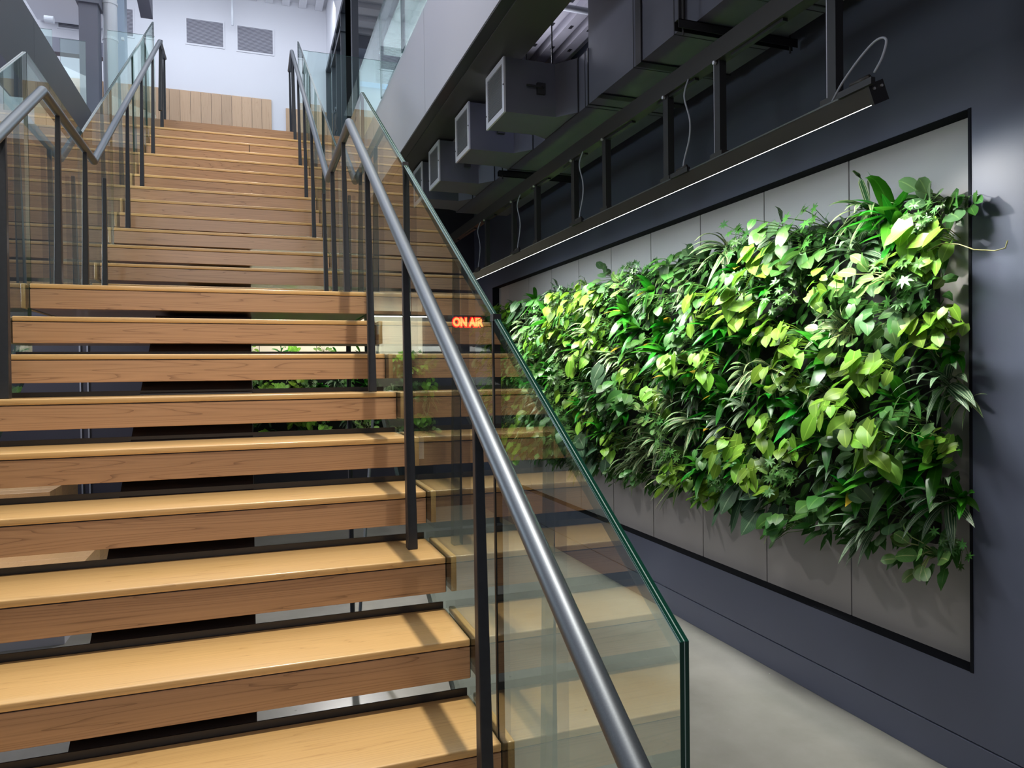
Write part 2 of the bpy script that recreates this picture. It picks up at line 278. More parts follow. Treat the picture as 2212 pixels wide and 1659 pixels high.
# ------------------------------------------------------------------ mesh helpers
def mesh_obj(name, vs, fs, m, parent=None, smooth=False, mats=None, fmat=None, uv=None, loc=None):
    me = bpy.data.meshes.new(name); me.from_pydata([tuple(v) for v in vs], [], fs)
    for mm in (mats or [m]): me.materials.append(mm)
    if fmat: me.polygons.foreach_set('material_index', fmat)
    if smooth: me.polygons.foreach_set('use_smooth', [True]*len(fs))
    if uv:
        ul = me.uv_layers.new(name='UVMap')
        for li, lo in enumerate(me.loops): ul.data[li].uv = uv[lo.vertex_index]
    me.update()
    o = bpy.data.objects.new(name, me); COL.objects.link(o)
    if loc is not None: o.location = loc
    if parent is not None: o.parent = parent
    return o
class MB:
    def __init__(s): s.v = []; s.f = []; s.m = []
    def box(s, a, b, mi=0):
        x0, y0, z0 = a; x1, y1, z1 = b; k = len(s.v)
        if x0 > x1: x0, x1 = x1, x0
        if y0 > y1: y0, y1 = y1, y0
        if z0 > z1: z0, z1 = z1, z0
        s.v += [(x0,y0,z0),(x1,y0,z0),(x1,y1,z0),(x0,y1,z0),(x0,y0,z1),(x1,y0,z1),(x1,y1,z1),(x0,y1,z1)]
        s.f += [(k,k+3,k+2,k+1),(k+4,k+5,k+6,k+7),(k,k+1,k+5,k+4),(k+1,k+2,k+6,k+5),(k+2,k+3,k+7,k+6),(k+3,k,k+4,k+7)]; s.m += [mi]*6; return s
    def prism_x(s, pts, x0, x1, mi=0, rim=None):     # pts in (y,z), extruded along x
        k = len(s.v); n = len(pts)
        s.v += [(x0, y, z) for y, z in pts] + [(x1, y, z) for y, z in pts]
        s.f.append(tuple(range(k, k+n))[::-1]); s.m.append(mi); s.f.append(tuple(range(k+n, k+2*n))); s.m.append(mi)
        for i in range(n):
            j = (i+1) % n; s.f.append((k+i, k+j, k+n+j, k+n+i)); s.m.append(mi if rim is None else rim)
        return s
    def prism_z(s, pts, z0, z1, mi=0):
        k = len(s.v); n = len(pts)
        s.v += [(x, y, z0) for x, y in pts] + [(x, y, z1) for x, y in pts]
        s.f.append(tuple(range(k, k+n))[::-1]); s.m.append(mi); s.f.append(tuple(range(k+n, k+2*n))); s.m.append(mi)
        for i in range(n):
            j = (i+1) % n; s.f.append((k+i, k+j, k+n+j, k+n+i)); s.m.append(mi)
        return s
    def tube(s, pts, r, n=12, mi=0, cap=True):
        pts = [Vector(p) for p in pts]; k = len(s.v); N_ = len(pts)
        ref = Vector((1, 0, 0)) if abs((pts[1]-pts[0]).normalized().x) < 0.9 else Vector((0, 0, 1))
        for i, p in enumerate(pts):
            if i == 0: d = pts[1]-pts[0]
            elif i == N_-1: d = pts[-1]-pts[-2]
            else: d = (pts[i]-pts[i-1]).normalized() + (pts[i+1]-pts[i]).normalized()
            d.normalize(); a = d.cross(ref).normalized(); b = d.cross(a)
            rr = r[i] if isinstance(r, (list, tuple)) else r
            sc_ = 1.0
            if 0 < i < N_-1:
                c = (pts[i]-pts[i-1]).normalized().dot(d); sc_ = 1/max(c, 0.5)
            for j in range(n):
                t = 2*PI*j/n; off = a*math.cos(t) + b*math.sin(t)
                s.v.append(p + rr*(a*math.cos(t) + b*math.sin(t)*sc_))
        for i in range(N_-1):
            for j in range(n):
                q = (j+1) % n
                s.f.append((k+i*n+j, k+i*n+q, k+(i+1)*n+q, k+(i+1)*n+j)); s.m.append(mi)
        if cap:
            s.f.append(tuple(k+j for j in range(n))[::-1]); s.m.append(mi)
            s.f.append(tuple(k+(N_-1)*n+j for j in range(n))); s.m.append(mi)
        return s
    def build(s, name, m, parent=None, smooth=False, mats=None, loc=None):
        return mesh_obj(name, s.v, s.f, m, parent, smooth, mats, s.m if mats else None, loc=loc)
def bevel(o, wd, seg=2, angle=0.6):
    me = o.data; bm = bmesh.new(); bm.from_mesh(me)
    bmesh.ops.recalc_face_normals(bm, faces=bm.faces)
    es = [e for e in bm.edges if len(e.link_faces) == 2 and e.calc_face_angle(0) > angle]
    bmesh.ops.bevel(bm, geom=es, offset=wd, segments=seg, affect='EDGES', profile=0.5)
    bm.to_mesh(me); bm.free(); return o
def box(name, a, b, m, parent=None, bev=0):
    o = MB().box(a, b).build(name, m, parent)
    if bev: bevel(o, bev)
    return o
def shade(o, ang=0.7):
    me = o.data; me.polygons.foreach_set('use_smooth', [True]*len(me.polygons))
    try: me.set_sharp_from_angle(angle=ang)
    except Exception: pass
    return o
def tag(o, label, cat, group=None, kind=None):
    o['label'] = label; o['category'] = cat
    if group: o['group'] = group
    if kind: o['kind'] = kind
    return o
def thing(name, label, cat, loc=(0, 0, 0), group=None):
    o = bpy.data.objects.new(name, None); COL.objects.link(o); o.location = loc; o.empty_display_size = 0.1
    return tag(o, label, cat, group)
def struct(o, label=None):
    o['kind'] = 'structure'
    if label: o['label'] = label
    return o
def unit(o, root):                # keep world placement when parenting to a moved empty
    o.parent = root; o.matrix_parent_inverse = Matrix.Translation(-Vector(root.location)); return o
ORD = ['first', 'second', 'third', 'fourth', 'fifth', 'sixth', 'seventh', 'eighth', 'ninth', 'tenth', 'eleventh', 'twelfth', 'thirteenth',
       'fourteenth', 'fifteenth', 'sixteenth', 'seventeenth', 'eighteenth', 'nineteenth', 'twentieth', 'twenty-first', 'twenty-second',
       'twenty-third', 'twenty-fourth', 'twenty-fifth', 'twenty-sixth', 'twenty-seventh', 'twenty-eighth', 'twenty-ninth', 'thirtieth', 'thirty-first', 'thirty-second', 'thirty-third', 'thirty-fourth']

# ------------------------------------------------------------------ setting: lower level
WX = 2.598
RZ0, RZ1, RY0, RY1 = zz(-1.173), zz(0.999), 2.024, 7.905      # planting recess in the right wall
struct(box('floor', (-4.6, -3.5, -0.12), (WX + 0.12, 8.9, 0), M_FLOOR), 'speckled grey polished concrete floor')
b = MB()
b.box((WX, -3.5, 0.155), (WX + 0.12, RY0, zz(3.0)))
b.box((WX, RY1, 0.155), (WX + 0.12, 9.2, zz(3.0)))
b.box((WX, RY0, 0.155), (WX + 0.12, RY1, RZ0))
b.box((WX, RY0, RZ1), (WX + 0.12, RY1, zz(3.0)))
struct(b.build('wall_right', M_NAVY), 'dark navy painted wall with the planting recess')
struct(box('baseboard_right', (WX - 0.004, -3.5, 0.0), (WX + 0.12, 9.2, 0.150), M_NAVY, bev=0.002), 'navy flush base strip with a shadow line above')
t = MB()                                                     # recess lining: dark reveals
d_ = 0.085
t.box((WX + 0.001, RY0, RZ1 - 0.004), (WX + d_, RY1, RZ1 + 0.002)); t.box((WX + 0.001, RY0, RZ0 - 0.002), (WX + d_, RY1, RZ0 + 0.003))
t.box((WX + 0.001, RY1 - 0.004, RZ0), (WX + d_, RY1, RZ1)); t.box((WX - 0.003, RY0, RZ0), (WX + d_, RY0 + 0.012, RZ1))  # the near-side strip is added to paint a shadow along that edge
struct(t.build('trim_1', simple('trim_black', (0.006, 0.007, 0.010), 0.8, spec=0.1)), 'black lining of the planting recess with a near strip painting its edge shadow')

# ------------------------------------------------------------------ living wall on the right
PX = WX + 0.078
edges = [RY0 + 0.012] + [2.707 + 0.606*i for i in range(9)] + [RY1 - 0.004]
edges = [e for i, e in enumerate(edges) if e <= RY1]
lw = thing('backing_panel_row', 'row of tall warm grey panels lining the planting recess', 'wall panels', (PX, (RY0+RY1)/2, RZ0 + 0.003))
for i in range(len(edges)-1):
    o = box('panel', (PX, edges[i] + 0.0042, RZ0 + 0.004), (PX + 0.015, edges[i+1] - 0.0042, RZ1 - 0.005), M_PANEL); unit(o, lw)
o = box('planting_mat', (PX - 0.035, RY0 + 0.20, zz(-0.72)), (PX - 0.001, RY1 - 0.05, zz(0.72)), M_SOIL); unit(o, lw); o['label'] = 'dark planting mat behind the leaves'

def leaf_geo(p0, d0, L, W, prof, g=0.6, fold=0.15, seg=7, ns=2, nrm=None, twist=0.0, heart=0.0, cup=0.0):
    """one blade: starts at p0 going along d0, pulled down by g along its length"""
    vs, uv, fs = [], [], []
    p = Vector(p0); d = Vector(d0).normalized(); nrm = Vector(nrm) if nrm is not None else Vector((-0.5, 0, 1))
    step = L/seg
    for i in range(seg+1):
        tt = i/seg
        dd = (d + Vector((0, 0, -g*tt*tt*1.6 - g*tt*0.4))).normalized()
        if i: p = p + dd*step
        side = dd.cross(nrm)
        if side.length < 1e-3: side = Vector((0, 1, 0))
        side.normalize(); nn = side.cross(dd).normalized()
        if twist:
            q = Matrix.Rotation(twist*tt, 3, dd); side = q @ side; nn = q @ nn
        wd = W*prof(tt)
        back = heart*L*max(0, 1-tt*5) if heart else 0
        for j in range(-ns, ns+1):
            s_ = j/ns
            vs.append(p + side*(s_*wd/2) + nn*(fold*abs(s_)*wd/2 - cup*(tt**2)*abs(s_)*wd*0.2) - dd*back*abs(s_))
            uv.append((0.5 + 0.5*s_, tt))
    c = 2*ns+1
    for i in range(seg):
        for j in range(2*ns):
            a = i*c+j; fs.append((a, a+1, a+c+1, a+c))
    return vs, fs, uv
def pr_lance(t): return max(0.03, math.sin(PI*min(1, 0.10 + 0.90*t)**0.8)) if t < 1 else 0.01
def pr_heart(t):
    if t >= 1: return 0.01
    return (0.55 + 1.6*t if t < 0.28 else 1.0*(math.cos((t-0.28)/0.72*PI/2)**0.85)) * 1.0
def pr_round(t): return math.sqrt(max(0.001, 1-(2*t-1)**2)) if 0.02 < t < 0.98 else 0.08
def stem_geo(a, b_, r=0.0016, n=4):
    a = Vector(a); b_ = Vector(b_); m_ = (a+b_)/2 + Vector((-0.01, 0, 0.015)); q = MB().tube([a, m_, b_], r, n, cap=False); return q.v, q.f
rnd = random.Random(11)
def plant_parts(kind, rn):
    """list of (name, verts, faces, uv, material); plant grows out along -x, up is z"""
    P = []
    def dirv(phi, th): return Vector((-math.sin(th), math.cos(phi)*math.cos(th), math.sin(phi)*math.cos(th)))
    if kind in ('striped', 'greystriped', 'green'):
        nl = {'striped': 15, 'greystriped': 14, 'green': 11}[kind]
        for i in range(nl):
            phi = 2*PI*i/nl*2.4 + rn.uniform(-.3, .3); th = rn.uniform(0.25, 1.2)
            L = rn.uniform(0.14, 0.23); W = rn.uniform(0.026, 0.040); gg = rn.uniform(0.25, 1.0); m_ = L_STRIPE if kind == 'striped' else L_STRIPE2
            if kind == 'green':
                L = rn.uniform(0.14, 0.23); W = rn.uniform(0.042, 0.060); gg = rn.uniform(0.1, 0.6); m_ = L_GREEN if rn.random() > 0.03 else L_YELL
            v, f, u = leaf_geo((-0.02, rn.uniform(-.01, .01), rn.uniform(-.01, .01)), dirv(phi, th), L, W, pr_lance, gg, 0.22, 7, 1, (-0.6, 0, 1), rn.uniform(-.6, .6))
            P.append(('leaf', v, f, u, m_))
    elif kind in ('heart', 'heartdark'):
        for i in range(15):
            phi = 2*PI*i/15*2.618 + rn.uniform(-.3, .3); r = rn.uniform(0.01, 0.11)
            base = Vector((-rn.uniform(0.06, 0.19), math.cos(phi)*r, math.sin(phi)*r - 0.01))
            dn = Vector((-rn.uniform(0.1, 0.7), rn.uniform(-.9, .9), -rn.uniform(0.1, 1.0)))
            L = rn.uniform(0.055, 0.108); W = L*rn.uniform(0.66, 0.80)
            v, f, u = leaf_geo(base, dn, L, W, pr_heart, 0.35, 0.12, 6, 2, (-1, rn.uniform(-1, 1), rn.uniform(0.0, 1.8)), rn.uniform(-.6, .6), heart=0.10, cup=0.5)
            sv, sf = stem_geo((0, base.y*0.3, base.z*0.3), base)
            k = len(v); v = v + sv; f = f + [tuple(k+q for q in ff) for ff in sf]; u = u + [(0.5, 0.5)]*len(sv)
            P.append(('leaf', v, f, u, L_HEART if kind == 'heart' else L_HEARTD))
        # a tendril
        q = MB(); a = Vector((-0.12, 0.02, -0.02)); pts = [a]; dcur = Vector((-0.3, rn.uniform(-1, 1), -0.1)).normalized()
        for k_ in range(9):
            dcur = (dcur + Vector((rn.uniform(-.35, .35), rn.uniform(-.35, .35), rn.uniform(-.55, .2)))).normalized(); pts.append(pts[-1] + dcur*0.014)
        q.tube(pts, 0.0013, 4, cap=False); P.append(('tendril', q.v, q.f, [(0.5, 0.5)]*len(q.v), M_STEM if rn.random() > 0.4 else M_STEMR))
    elif kind == 'big':
        for i in range(7):
            phi = 2*PI*i/7*2 + rn.uniform(-.3, .3); r = rn.uniform(0.03, 0.10)
            base = Vector((-rn.uniform(0.08, 0.17), math.cos(phi)*r, math.sin(phi)*r + 0.02))
            dn = Vector((-rn.uniform(0.1, 0.5), rn.uniform(-.7, .7), -rn.uniform(0.3, 1.0)))
            L = rn.uniform(0.12, 0.165)
            v, f, u = leaf_geo(base, dn, L, L*0.78, pr_heart, 0.3, 0.10, 7, 2, (-1, rn.uniform(-.5, .5), rn.uniform(0.4, 1.2)), 0, heart=0.14, cup=0.6)
            sv, sf = stem_geo((0, 0, 0), base, 0.0025); k = len(v); v = v + sv; f = f + [tuple(k+q for q in ff) for ff in sf]; u = u + [(0.5, 0.5)]*len(sv)
            P.append(('leaf', v, f, u, L_BIG))
    elif kind == 'palm':
        for i in range(17):
            phi = 2*PI*i*0.382 + rn.uniform(-.2, .2); r = rn.uniform(0.0, 0.11)
            c = Vector((-rn.uniform(0.09, 0.18), math.cos(phi)*r, math.sin(phi)*r)); V, F, U = [], [], []
            ax = Vector((-1, rn.uniform(-.5, .5), rn.uniform(0.1, 0.9))).normalized(); s1 = ax.cross(Vector((0, 0, 1))).normalized(); s2 = ax.cross(s1)
            for j in range(7):
                a_ = 2*PI*j/7 + rn.uniform(-.1, .1)
                v, f, u = leaf_geo(c, s1*math.cos(a_) + s2*math.sin(a_) + ax*0.15, rn.uniform(0.026, 0.038), 0.0115, pr_lance, 0.25, 0.15, 3, 1, ax)
                k = len(V); V += v; F += [tuple(k+q for q in ff) for ff in f]; U += u
            sv, sf = stem_geo((0, 0, 0), c, 0.0014); k = len(V); V += sv; F += [tuple(k+q for q in ff) for ff in sf]; U += [(0.5, 0.5)]*len(sv)
            P.append(('leaf', V, F, U, L_SCHEF))
    else:
        for i in range(12):
            phi = 2*PI*i*0.382 + rn.uniform(-.2, .2); r = rn.uniform(0.02, 0.09)
            base = Vector((-rn.uniform(0.07, 0.16), math.cos(phi)*r, math.sin(phi)*r + 0.01))
            dn = Vector((-0.6, math.cos(phi), math.sin(phi)*0.8 + 0.2)); L = rn.uniform(0.055, 0.078)
            v, f, u = leaf_geo(base, dn, L, L*0.85, pr_round, 0.2, 0.10, 6, 2, (-1, rn.uniform(-.3, .3), 0.9), 0, cup=0.4)
            sv, sf = stem_geo((0, 0, 0), base, 0.002); k = len(v); v = v + sv; f = f + [tuple(k+q for q in ff) for ff in sf]; u = u + [(0.5, 0.5)]*len(sv)
            P.append(('leaf', v, f, u, L_VAR if kind == 'variegated' else L_ROUND))
    return P
DESC = {'striped': ('striped_dracaena', 'white-striped strap-leaved dracaena'), 'greystriped': ('striped_dracaena', 'pale grey-green striped dracaena'),
        'green': ('green_dracaena', 'glossy plain green dracaena'), 'heart': ('trailing_philodendron', 'lime heart-leaved trailing philodendron'),
        'heartdark': ('trailing_philodendron', 'dark heart-leaved trailing philodendron'), 'big': ('arrowhead_plant', 'large-leaved pale-veined arrowhead plant'),
        'palm': ('dwarf_umbrella_plant', 'small-leaved dwarf umbrella plant'), 'round': ('peperomia', 'dark round-leaved peperomia'),
        'variegated': ('peperomia', 'cream-variegated round-leaved peperomia')}
PROTO = {}
for kd in DESC:
    PROTO[kd] = []
    for vn in range(3):
        parts = plant_parts(kd, rnd); meshes = []
        allv, allf, allu, allm, mats = [], [], [], [], []
        for nm, v, f, u, m_ in parts:
            me = bpy.data.meshes.new(nm); me.from_pydata([tuple(q) for q in v], [], f); me.materials.append(m_)
            me.polygons.foreach_set('use_smooth', [True]*len(f)); ul = me.uv_layers.new(name='UVMap')
            vi = [0]*len(me.loops); me.loops.foreach_get('vertex_index', vi)
            flat = []
            for q in vi: flat += [u[q][0], u[q][1]]
            ul.data.foreach_set('uv', flat); me.update(); meshes.append((nm, me))
            k = len(allv); allv += v; allf += [tuple(k+q for q in ff) for ff in f]; allu += u
            if m_ not in mats: mats.append(m_)
            allm += [mats.index(m_)]*len(f)
        me = bpy.data.meshes.new('plant'); me.from_pydata([tuple(q) for q in allv], [], allf)
        for m_ in mats: me.materials.append(m_)
        me.polygons.foreach_set('material_index', allm); me.polygons.foreach_set('use_smooth', [True]*len(allf)); ul = me.uv_layers.new(name='UVMap')
        vi = [0]*len(me.loops); me.loops.foreach_get('vertex_index', vi); flat = []
        for q in vi: flat += [allu[q][0], allu[q][1]]
        ul.data.foreach_set('uv', flat); me.update()
        PROTO[kd].append((meshes, me))
def put_plant(kd, loc, rot, s, label, group, split):
    nm, _ = DESC[kd]; meshes, whole = PROTO[kd][rnd.randrange(3)]
    if split:
        r_ = thing(nm, label, 'plant', loc, group)
        for pn, me in meshes:
            c = bpy.data.objects.new(pn, me); COL.objects.link(c); c.parent = r_
    else:
        r_ = bpy.data.objects.new(nm, whole); COL.objects.link(r_); r_.location = loc; tag(r_, label, 'plant', group)
    r_.rotation_euler = rot; r_.scale = s
ROWN = ['top fringe', 'second row', 'third row', 'fourth row', 'fifth row', 'sixth row', 'seventh row', 'eighth row', 'lowest fringe']
NR = 9; NC = 31
patch = {}
for c in [-1] + list(range(NC)):
    y = RY0 + 0.105 + c*(RY1-RY0-0.19)/(NC-1) if c >= 0 else RY0 + 0.045
    ci = c + 1
    for r in range(NR):
        z = zz(0.70) - r*(1.40/(NR-1)) + (0.075 if c % 2 else 0) * (0 if r == 0 else 1) - 0.03 + rnd.uniform(-.035, .035)
        yy = y + rnd.uniform(-.05, .05)
        # loose drifts of one species
        key = (int((c + r*0.7)/2.6), int((r + 0.4*c)/2.2))
        if key not in patch: patch[key] = rnd.choices(['striped', 'greystriped', 'green', 'heart', 'heartdark', 'big', 'palm', 'round', 'variegated'], [20, 14, 20, 17, 12, 2, 10, 3, 1.5])[0]
        kd = patch[key] if rnd.random() < 0.45 else rnd.choices(list(DESC), [19, 13, 20, 18, 12, 3, 11, 3, 2])[0]
        if r == 0 and c == 2: kd = 'striped'
        if r == 0 and c == 0: kd = 'round'
        if r == 1 and c == 1: kd = 'green'
        if r == 0 and c in (8, 14): kd = 'round'
        if r == 0 and c in (6, 11, 13): kd = 'palm'
        if r == 0 and c == 4: kd = 'heartdark'
        s = rnd.uniform(0.88, 1.18)*(1.0 if c > 2 else 1.05)
        out_ = rnd.uniform(0.0, 0.09) + (0.03 if 0 < r < NR-1 else 0)
        label = DESC[kd][1] + ', %s, %s from the near end' % (ROWN[r], ORD[ci])
        if c == -1: s *= 0.62
        put_plant(kd, (PX - 0.03 - out_, yy, z), (rnd.uniform(-.45, .45), rnd.uniform(-.12, .22), rnd.uniform(-.2, .2)), (s, s if rnd.random() > .5 else -s, s), label, 'plants of the right-hand living wall', y < 5.4)
# understory: small dark leaves hugging the planting mat, past counting
uv_, uf_, uu_ = [], [], []
for i in range(4200):
    y = rnd.uniform(RY0 + 0.08, RY1 - 0.04); z = zz(rnd.uniform(-0.80, 0.74)); x = PX - 0.03 - rnd.random()**1.3*0.09
    v, f, u = leaf_geo((x, y, z), (-rnd.uniform(0.2, 0.9), rnd.uniform(-1, 1), rnd.uniform(-1, 0.5)), rnd.uniform(0.06, 0.11), rnd.uniform(0.03, 0.055), pr_lance, 0.5, 0.15, 3, 1, (-1, 0, 0.7))
    k = len(uv_); uv_ += v; uf_ += [tuple(k+q for q in ff) for ff in f]; uu_ += u
o = mesh_obj('understory_foliage', uv_, uf_, L_HEARTD, None, True, uv=uu_)
tag(o, 'dark small-leaved undergrowth between the plants of the right living wall', 'foliage', kind='stuff')

# a long curling tendril leaving the wall at the near right end
q = MB(); q.tube([(2.46, 2.10, zz(0.46)), (2.45, 2.03, zz(0.475)), (2.45, 1.96, zz(0.46)), (2.45, 1.90, zz(0.43)), (2.46, 1.83, zz(0.415)), (2.47, 1.80, zz(0.42)), (2.475, 1.795, zz(0.445))], 0.0022, 6)
tag(q.build('trailing_vine', simple('olive_vine', (0.20, 0.19, 0.06), 0.5), smooth=True), 'thin olive vine curling past the near right edge of the living wall', 'vine')

# ------------------------------------------------------------------ the growing light: upper rail, hangers, bar, cables
rl = thing('ceiling_rail', 'long dark steel channel above the growing light', 'rail', (GX, 4.0, zz(1.42)))
r_ = MB(); r_.box((GX-.03, -1.5, zz(1.43)), (GX+.03, 7.9, zz(1.434))); r_.box((GX-.03, -1.5, zz(1.434)), (GX-.026, 7.9, zz(1.52))); r_.box((GX+.026, -1.5, zz(1.434)), (GX+.03, 7.9, zz(1.52)))
r_.box((GX-.026, -1.5, zz(1.505)), (GX+.026, 7.9, zz(1.52)))
unit(r_.build('channel', M_FIX), rl)
for i in range(9):
    y = 2.4 + i*0.62
    unit(MB().box((GX-.012, y, zz(1.418)), (GX+.012, y+.34, zz(1.43))).build('track_insert', M_BLK), rl)
HY = [2.16, 2.86, 3.30, 4.0, 4.46, 5.14, 5.66, 6.39]
for i, y in enumerate(HY):
    h = thing('hanger', 'black steel hanger of the growing light, %s from the near end' % ORD[i], 'hanger', (GX, y, zz(1.418)), 'hangers of the growing light')
    m_ = MB(); m_.box((GX-.018, y-.003, zz(1.0)), (GX+.018, y+.001, zz(1.43)))
    unit(m_.build('light_face', M_BLK if i not in (0, 1) else M_CHG), h)
    m_ = MB(); m_.box((GX-.018, y-.045, zz(1.015)), (GX+.018, y-.0031, zz(1.43))); unit(m_.build('strut', M_BLK), h)
    m_ = MB().tube([(GX-.022, y-.02, zz(1.425)), (GX-.034, y-.02, zz(1.425))], .009, 8); unit(m_.build('screw', M_SCREW), h)
    m_ = MB().box((GX-.022, y-.06, zz(0.985)), (GX+.022, y+.03, zz(1.016))); unit(m_.build('foot_bracket', M_FIX), h)
fx = thing('growing_light', 'long black linear growing light hung in front of the wall', 'light fixture', (GX, 4.35, zz(0.96)))
tilt = Matrix.Rotation(-0.41, 4, 'Y')
def in_fix(mb, name, m_, sm=False):
    ob = mb.build(name, m_, smooth=sm)
    for v in ob.data.vertices: v.co = tilt @ v.co
    ob.parent = fx; return ob
in_fix(MB().box((-.034, -2.40, -.030), (.034, 2.40, .034)), 'housing', M_FIX)
in_fix(MB().box((-.036, -2.412, -.034), (.036, -2.40, .038)), 'end_cap', M_BLK)
in_fix(MB().box((-.036, 2.40, -.034), (.036, 2.412, .038)), 'end_cap', M_BLK)
in_fix(MB().box((-.026, -2.39, -.0308), (.030, 2.39, -.0301)), 'light_strip', M_STRIP)
in_fix(MB().box((-.036, -2.40, .0345), (-.030, 2.40, .040)), 'top_edge', M_RAIL)
for sx in (-1, 1): in_fix(MB().tube([(sx*.018, -2.413, .018), (sx*.018, -2.418, .018)], .005, 8), 'screw', M_SCREW)
def cable(name, label, pts, r=0.004):
    # smooth the control points
    P = [Vector(p) for p in pts]; Q = []
    for i in range(len(P)-1):
        p0 = P[max(0, i-1)]; p1 = P[i]; p2 = P[i+1]; p3 = P[min(len(P)-1, i+2)]
        for k in range(6):
            t_ = k/6; Q.append(0.5*((2*p1) + (-p0+p2)*t_ + (2*p0-5*p1+4*p2-p3)*t_**2 + (-p0+3*p1-3*p2+p3)*t_**3))
    Q.append(P[-1]); return tag(MB().tube(Q, r, 8).build(name, M_CABLE, smooth=True), label, 'cable', 'cables of the growing light')
def connector(y, label):
    c = thing('cable_connector', label, 'connector', (GX-.05, y, zz(0.985)), 'connectors on the growing light')
    unit(MB().box((GX-.058, y-.075, zz(0.975)), (GX-.040, y+.075, zz(0.998))).build('body', M_BLK), c)
    unit(MB().tube([(GX-.05, y-.06, zz(1.003)), (GX-.05, y+.02, zz(1.003))], .010, 8).build('plug', M_FIX, smooth=True), c)
cable('power_cable', 'thin cable looping above the near end of the growing light', [(GX-.03, 2.12, zz(0.99)), (GX-.05, 2.05, zz(1.03)), (GX-.05, 1.97, zz(1.085)), (GX-.05, 1.90, zz(1.115)), (GX-.05, 1.86, zz(1.10)), (GX-.05, 1.875, zz(1.05)), (GX-.05, 1.91, zz(1.01))])
connector(1.99, 'black plug connector at the near end of the growing light')
for i, y in enumerate((3.02, 4.22, 5.38, 6.45)):
    cable('power_cable', 'thin cable drooping from the rail, %s from the near end' % ORD[i], [(GX-.03, y+.03, zz(1.43)), (GX-.06, y+.02, zz(1.34)), (GX-.05, y-.01, zz(1.22)), (GX-.05, y-.005, zz(1.13)), (GX-.05, y+.04, zz(1.04)), (GX-.05, y+.05, zz(1.0))])
    connector(y+.08, 'black plug connector under the %s drooping cable' % ORD[i])

# ------------------------------------------------------------------ staircase
Y1, Z1, G, R_, D = 1.6996, -0.9163, 0.2684, 0.17, 1.3756
XR, XL = 0.5678, -0.9517
def nose(n):
    y = Y1 + (n-1)*G if n <= 9 else Y1 + 8*G + D + (n-10)*G
    return y, zz(Z1 + (n-1)*R_)
st = thing('staircase', 'wide open-riser oak staircase rising in two flights to the upper floor', 'staircase', ((XL+XR)/2, 3.5, 0))
TD, TH, TB = 0.294, 0.113, 0.021
def rail_profile(y0, z1, dep): return None
for n in range(-2, 23):
    y, z = nose(n); dep = TD if n != 9 else D + 0.026
    s = MB().box((XL, -0.0, -TB), (XR, dep, 0)).build('step', M_OAK); bevel(s, 0.0040, 3); shade(s, 0.9)
    s.location = (0, y, z)
    s.parent = st; s.matrix_parent_inverse = Matrix.Translation(-Vector(st.location))
    if n == 9: s['label'] = 'deep oak landing between the flights'
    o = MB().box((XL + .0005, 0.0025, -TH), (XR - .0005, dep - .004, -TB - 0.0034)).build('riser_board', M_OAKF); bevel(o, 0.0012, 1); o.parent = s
    o = MB().box((XL + .004, 0.006, -TB - .004), (XR - .03, dep - .01, -TB + .004)).build('shadow_gap', M_BLK); o.parent = s
    o = MB().box((XL + .004, dep + .001, -TH*0.9), (XR - .004, dep + .006, 0.020)).build('back_lip', M_LIP); o.parent = s
    for sx, nm in ((1, 'right'), (-1, 'left')):
        xe = (XR + .0172) if sx > 0 else (XL - .0172)
        o = MB().box((xe, 0, -TH), (xe + sx*.018, dep + .012, 0)).build('end_cap', M_OAKY); bevel(o, 0.003, 2); shade(o, 0.9); o.parent = s
        xi_ = xe - sx*.0008
        o = MB().box((min(xi_, xe), .003, -TH + .003), (max(xi_, xe), dep + .008, -.004)).build('cap_gap_shade', M_BLK); o.parent = s  # added black sheet painting the dark of the glass slot, cap side
        xt_ = XR if sx > 0 else XL
        o = MB().box((min(xt_, xt_ + sx*.0006), .004, -TH + .002), (max(xt_, xt_ + sx*.0006), dep - .004, -.005)).build('edge_gap_shade', M_BLK); o.parent = s  # same painted dark on the tread end
        # steel bracket carrying the glass, between tread and cap below the visible edge
        o = MB().box(((XR if sx > 0 else XL - .0172), dep*0.3, -TH*0.8), ((XR + .0172 if sx > 0 else XL), dep*0.3 + .03, -TH*0.55)).build('glass_fixing', M_LIP); o.parent = s
# sloping spine under the treads
def spine(pts, name='spine_beam'):
    o = MB().prism_x(pts, -0.44, -0.005).build(name, M_BLK); o.parent = st; o.matrix_parent_inverse = Matrix.Translation(-Vector(st.location)); return o
ya, za = nose(-2); y9, z9 = nose(9); y10, z10 = nose(10); y23, z23 = nose(23)
o_ = 0.135
sl = R_/G
spine([(ya + .05, 0.0), (ya + .35, 0.0), (y9 + .15 + .25, z9 - o_ - .42), (y9 + .15 + .25, z9 - o_ - .02), (y9 + .05, z9 - o_), (ya + .12, za - o_*1.0 if za - o_ > 0.02 else 0.03)])
spine([(y9 + .05, z9 - o_), (y9 + .05, z9 - o_ - .30), (y10 + .1, z9 - o_ - .30), (y10 + .1, z9 - o_)])
spine([(y10 + .1, z9 - o_), (y10 + .1, z9 - o_ - .30), (8.55, z23 - .80), (8.55, z23 - o_ - .17)])

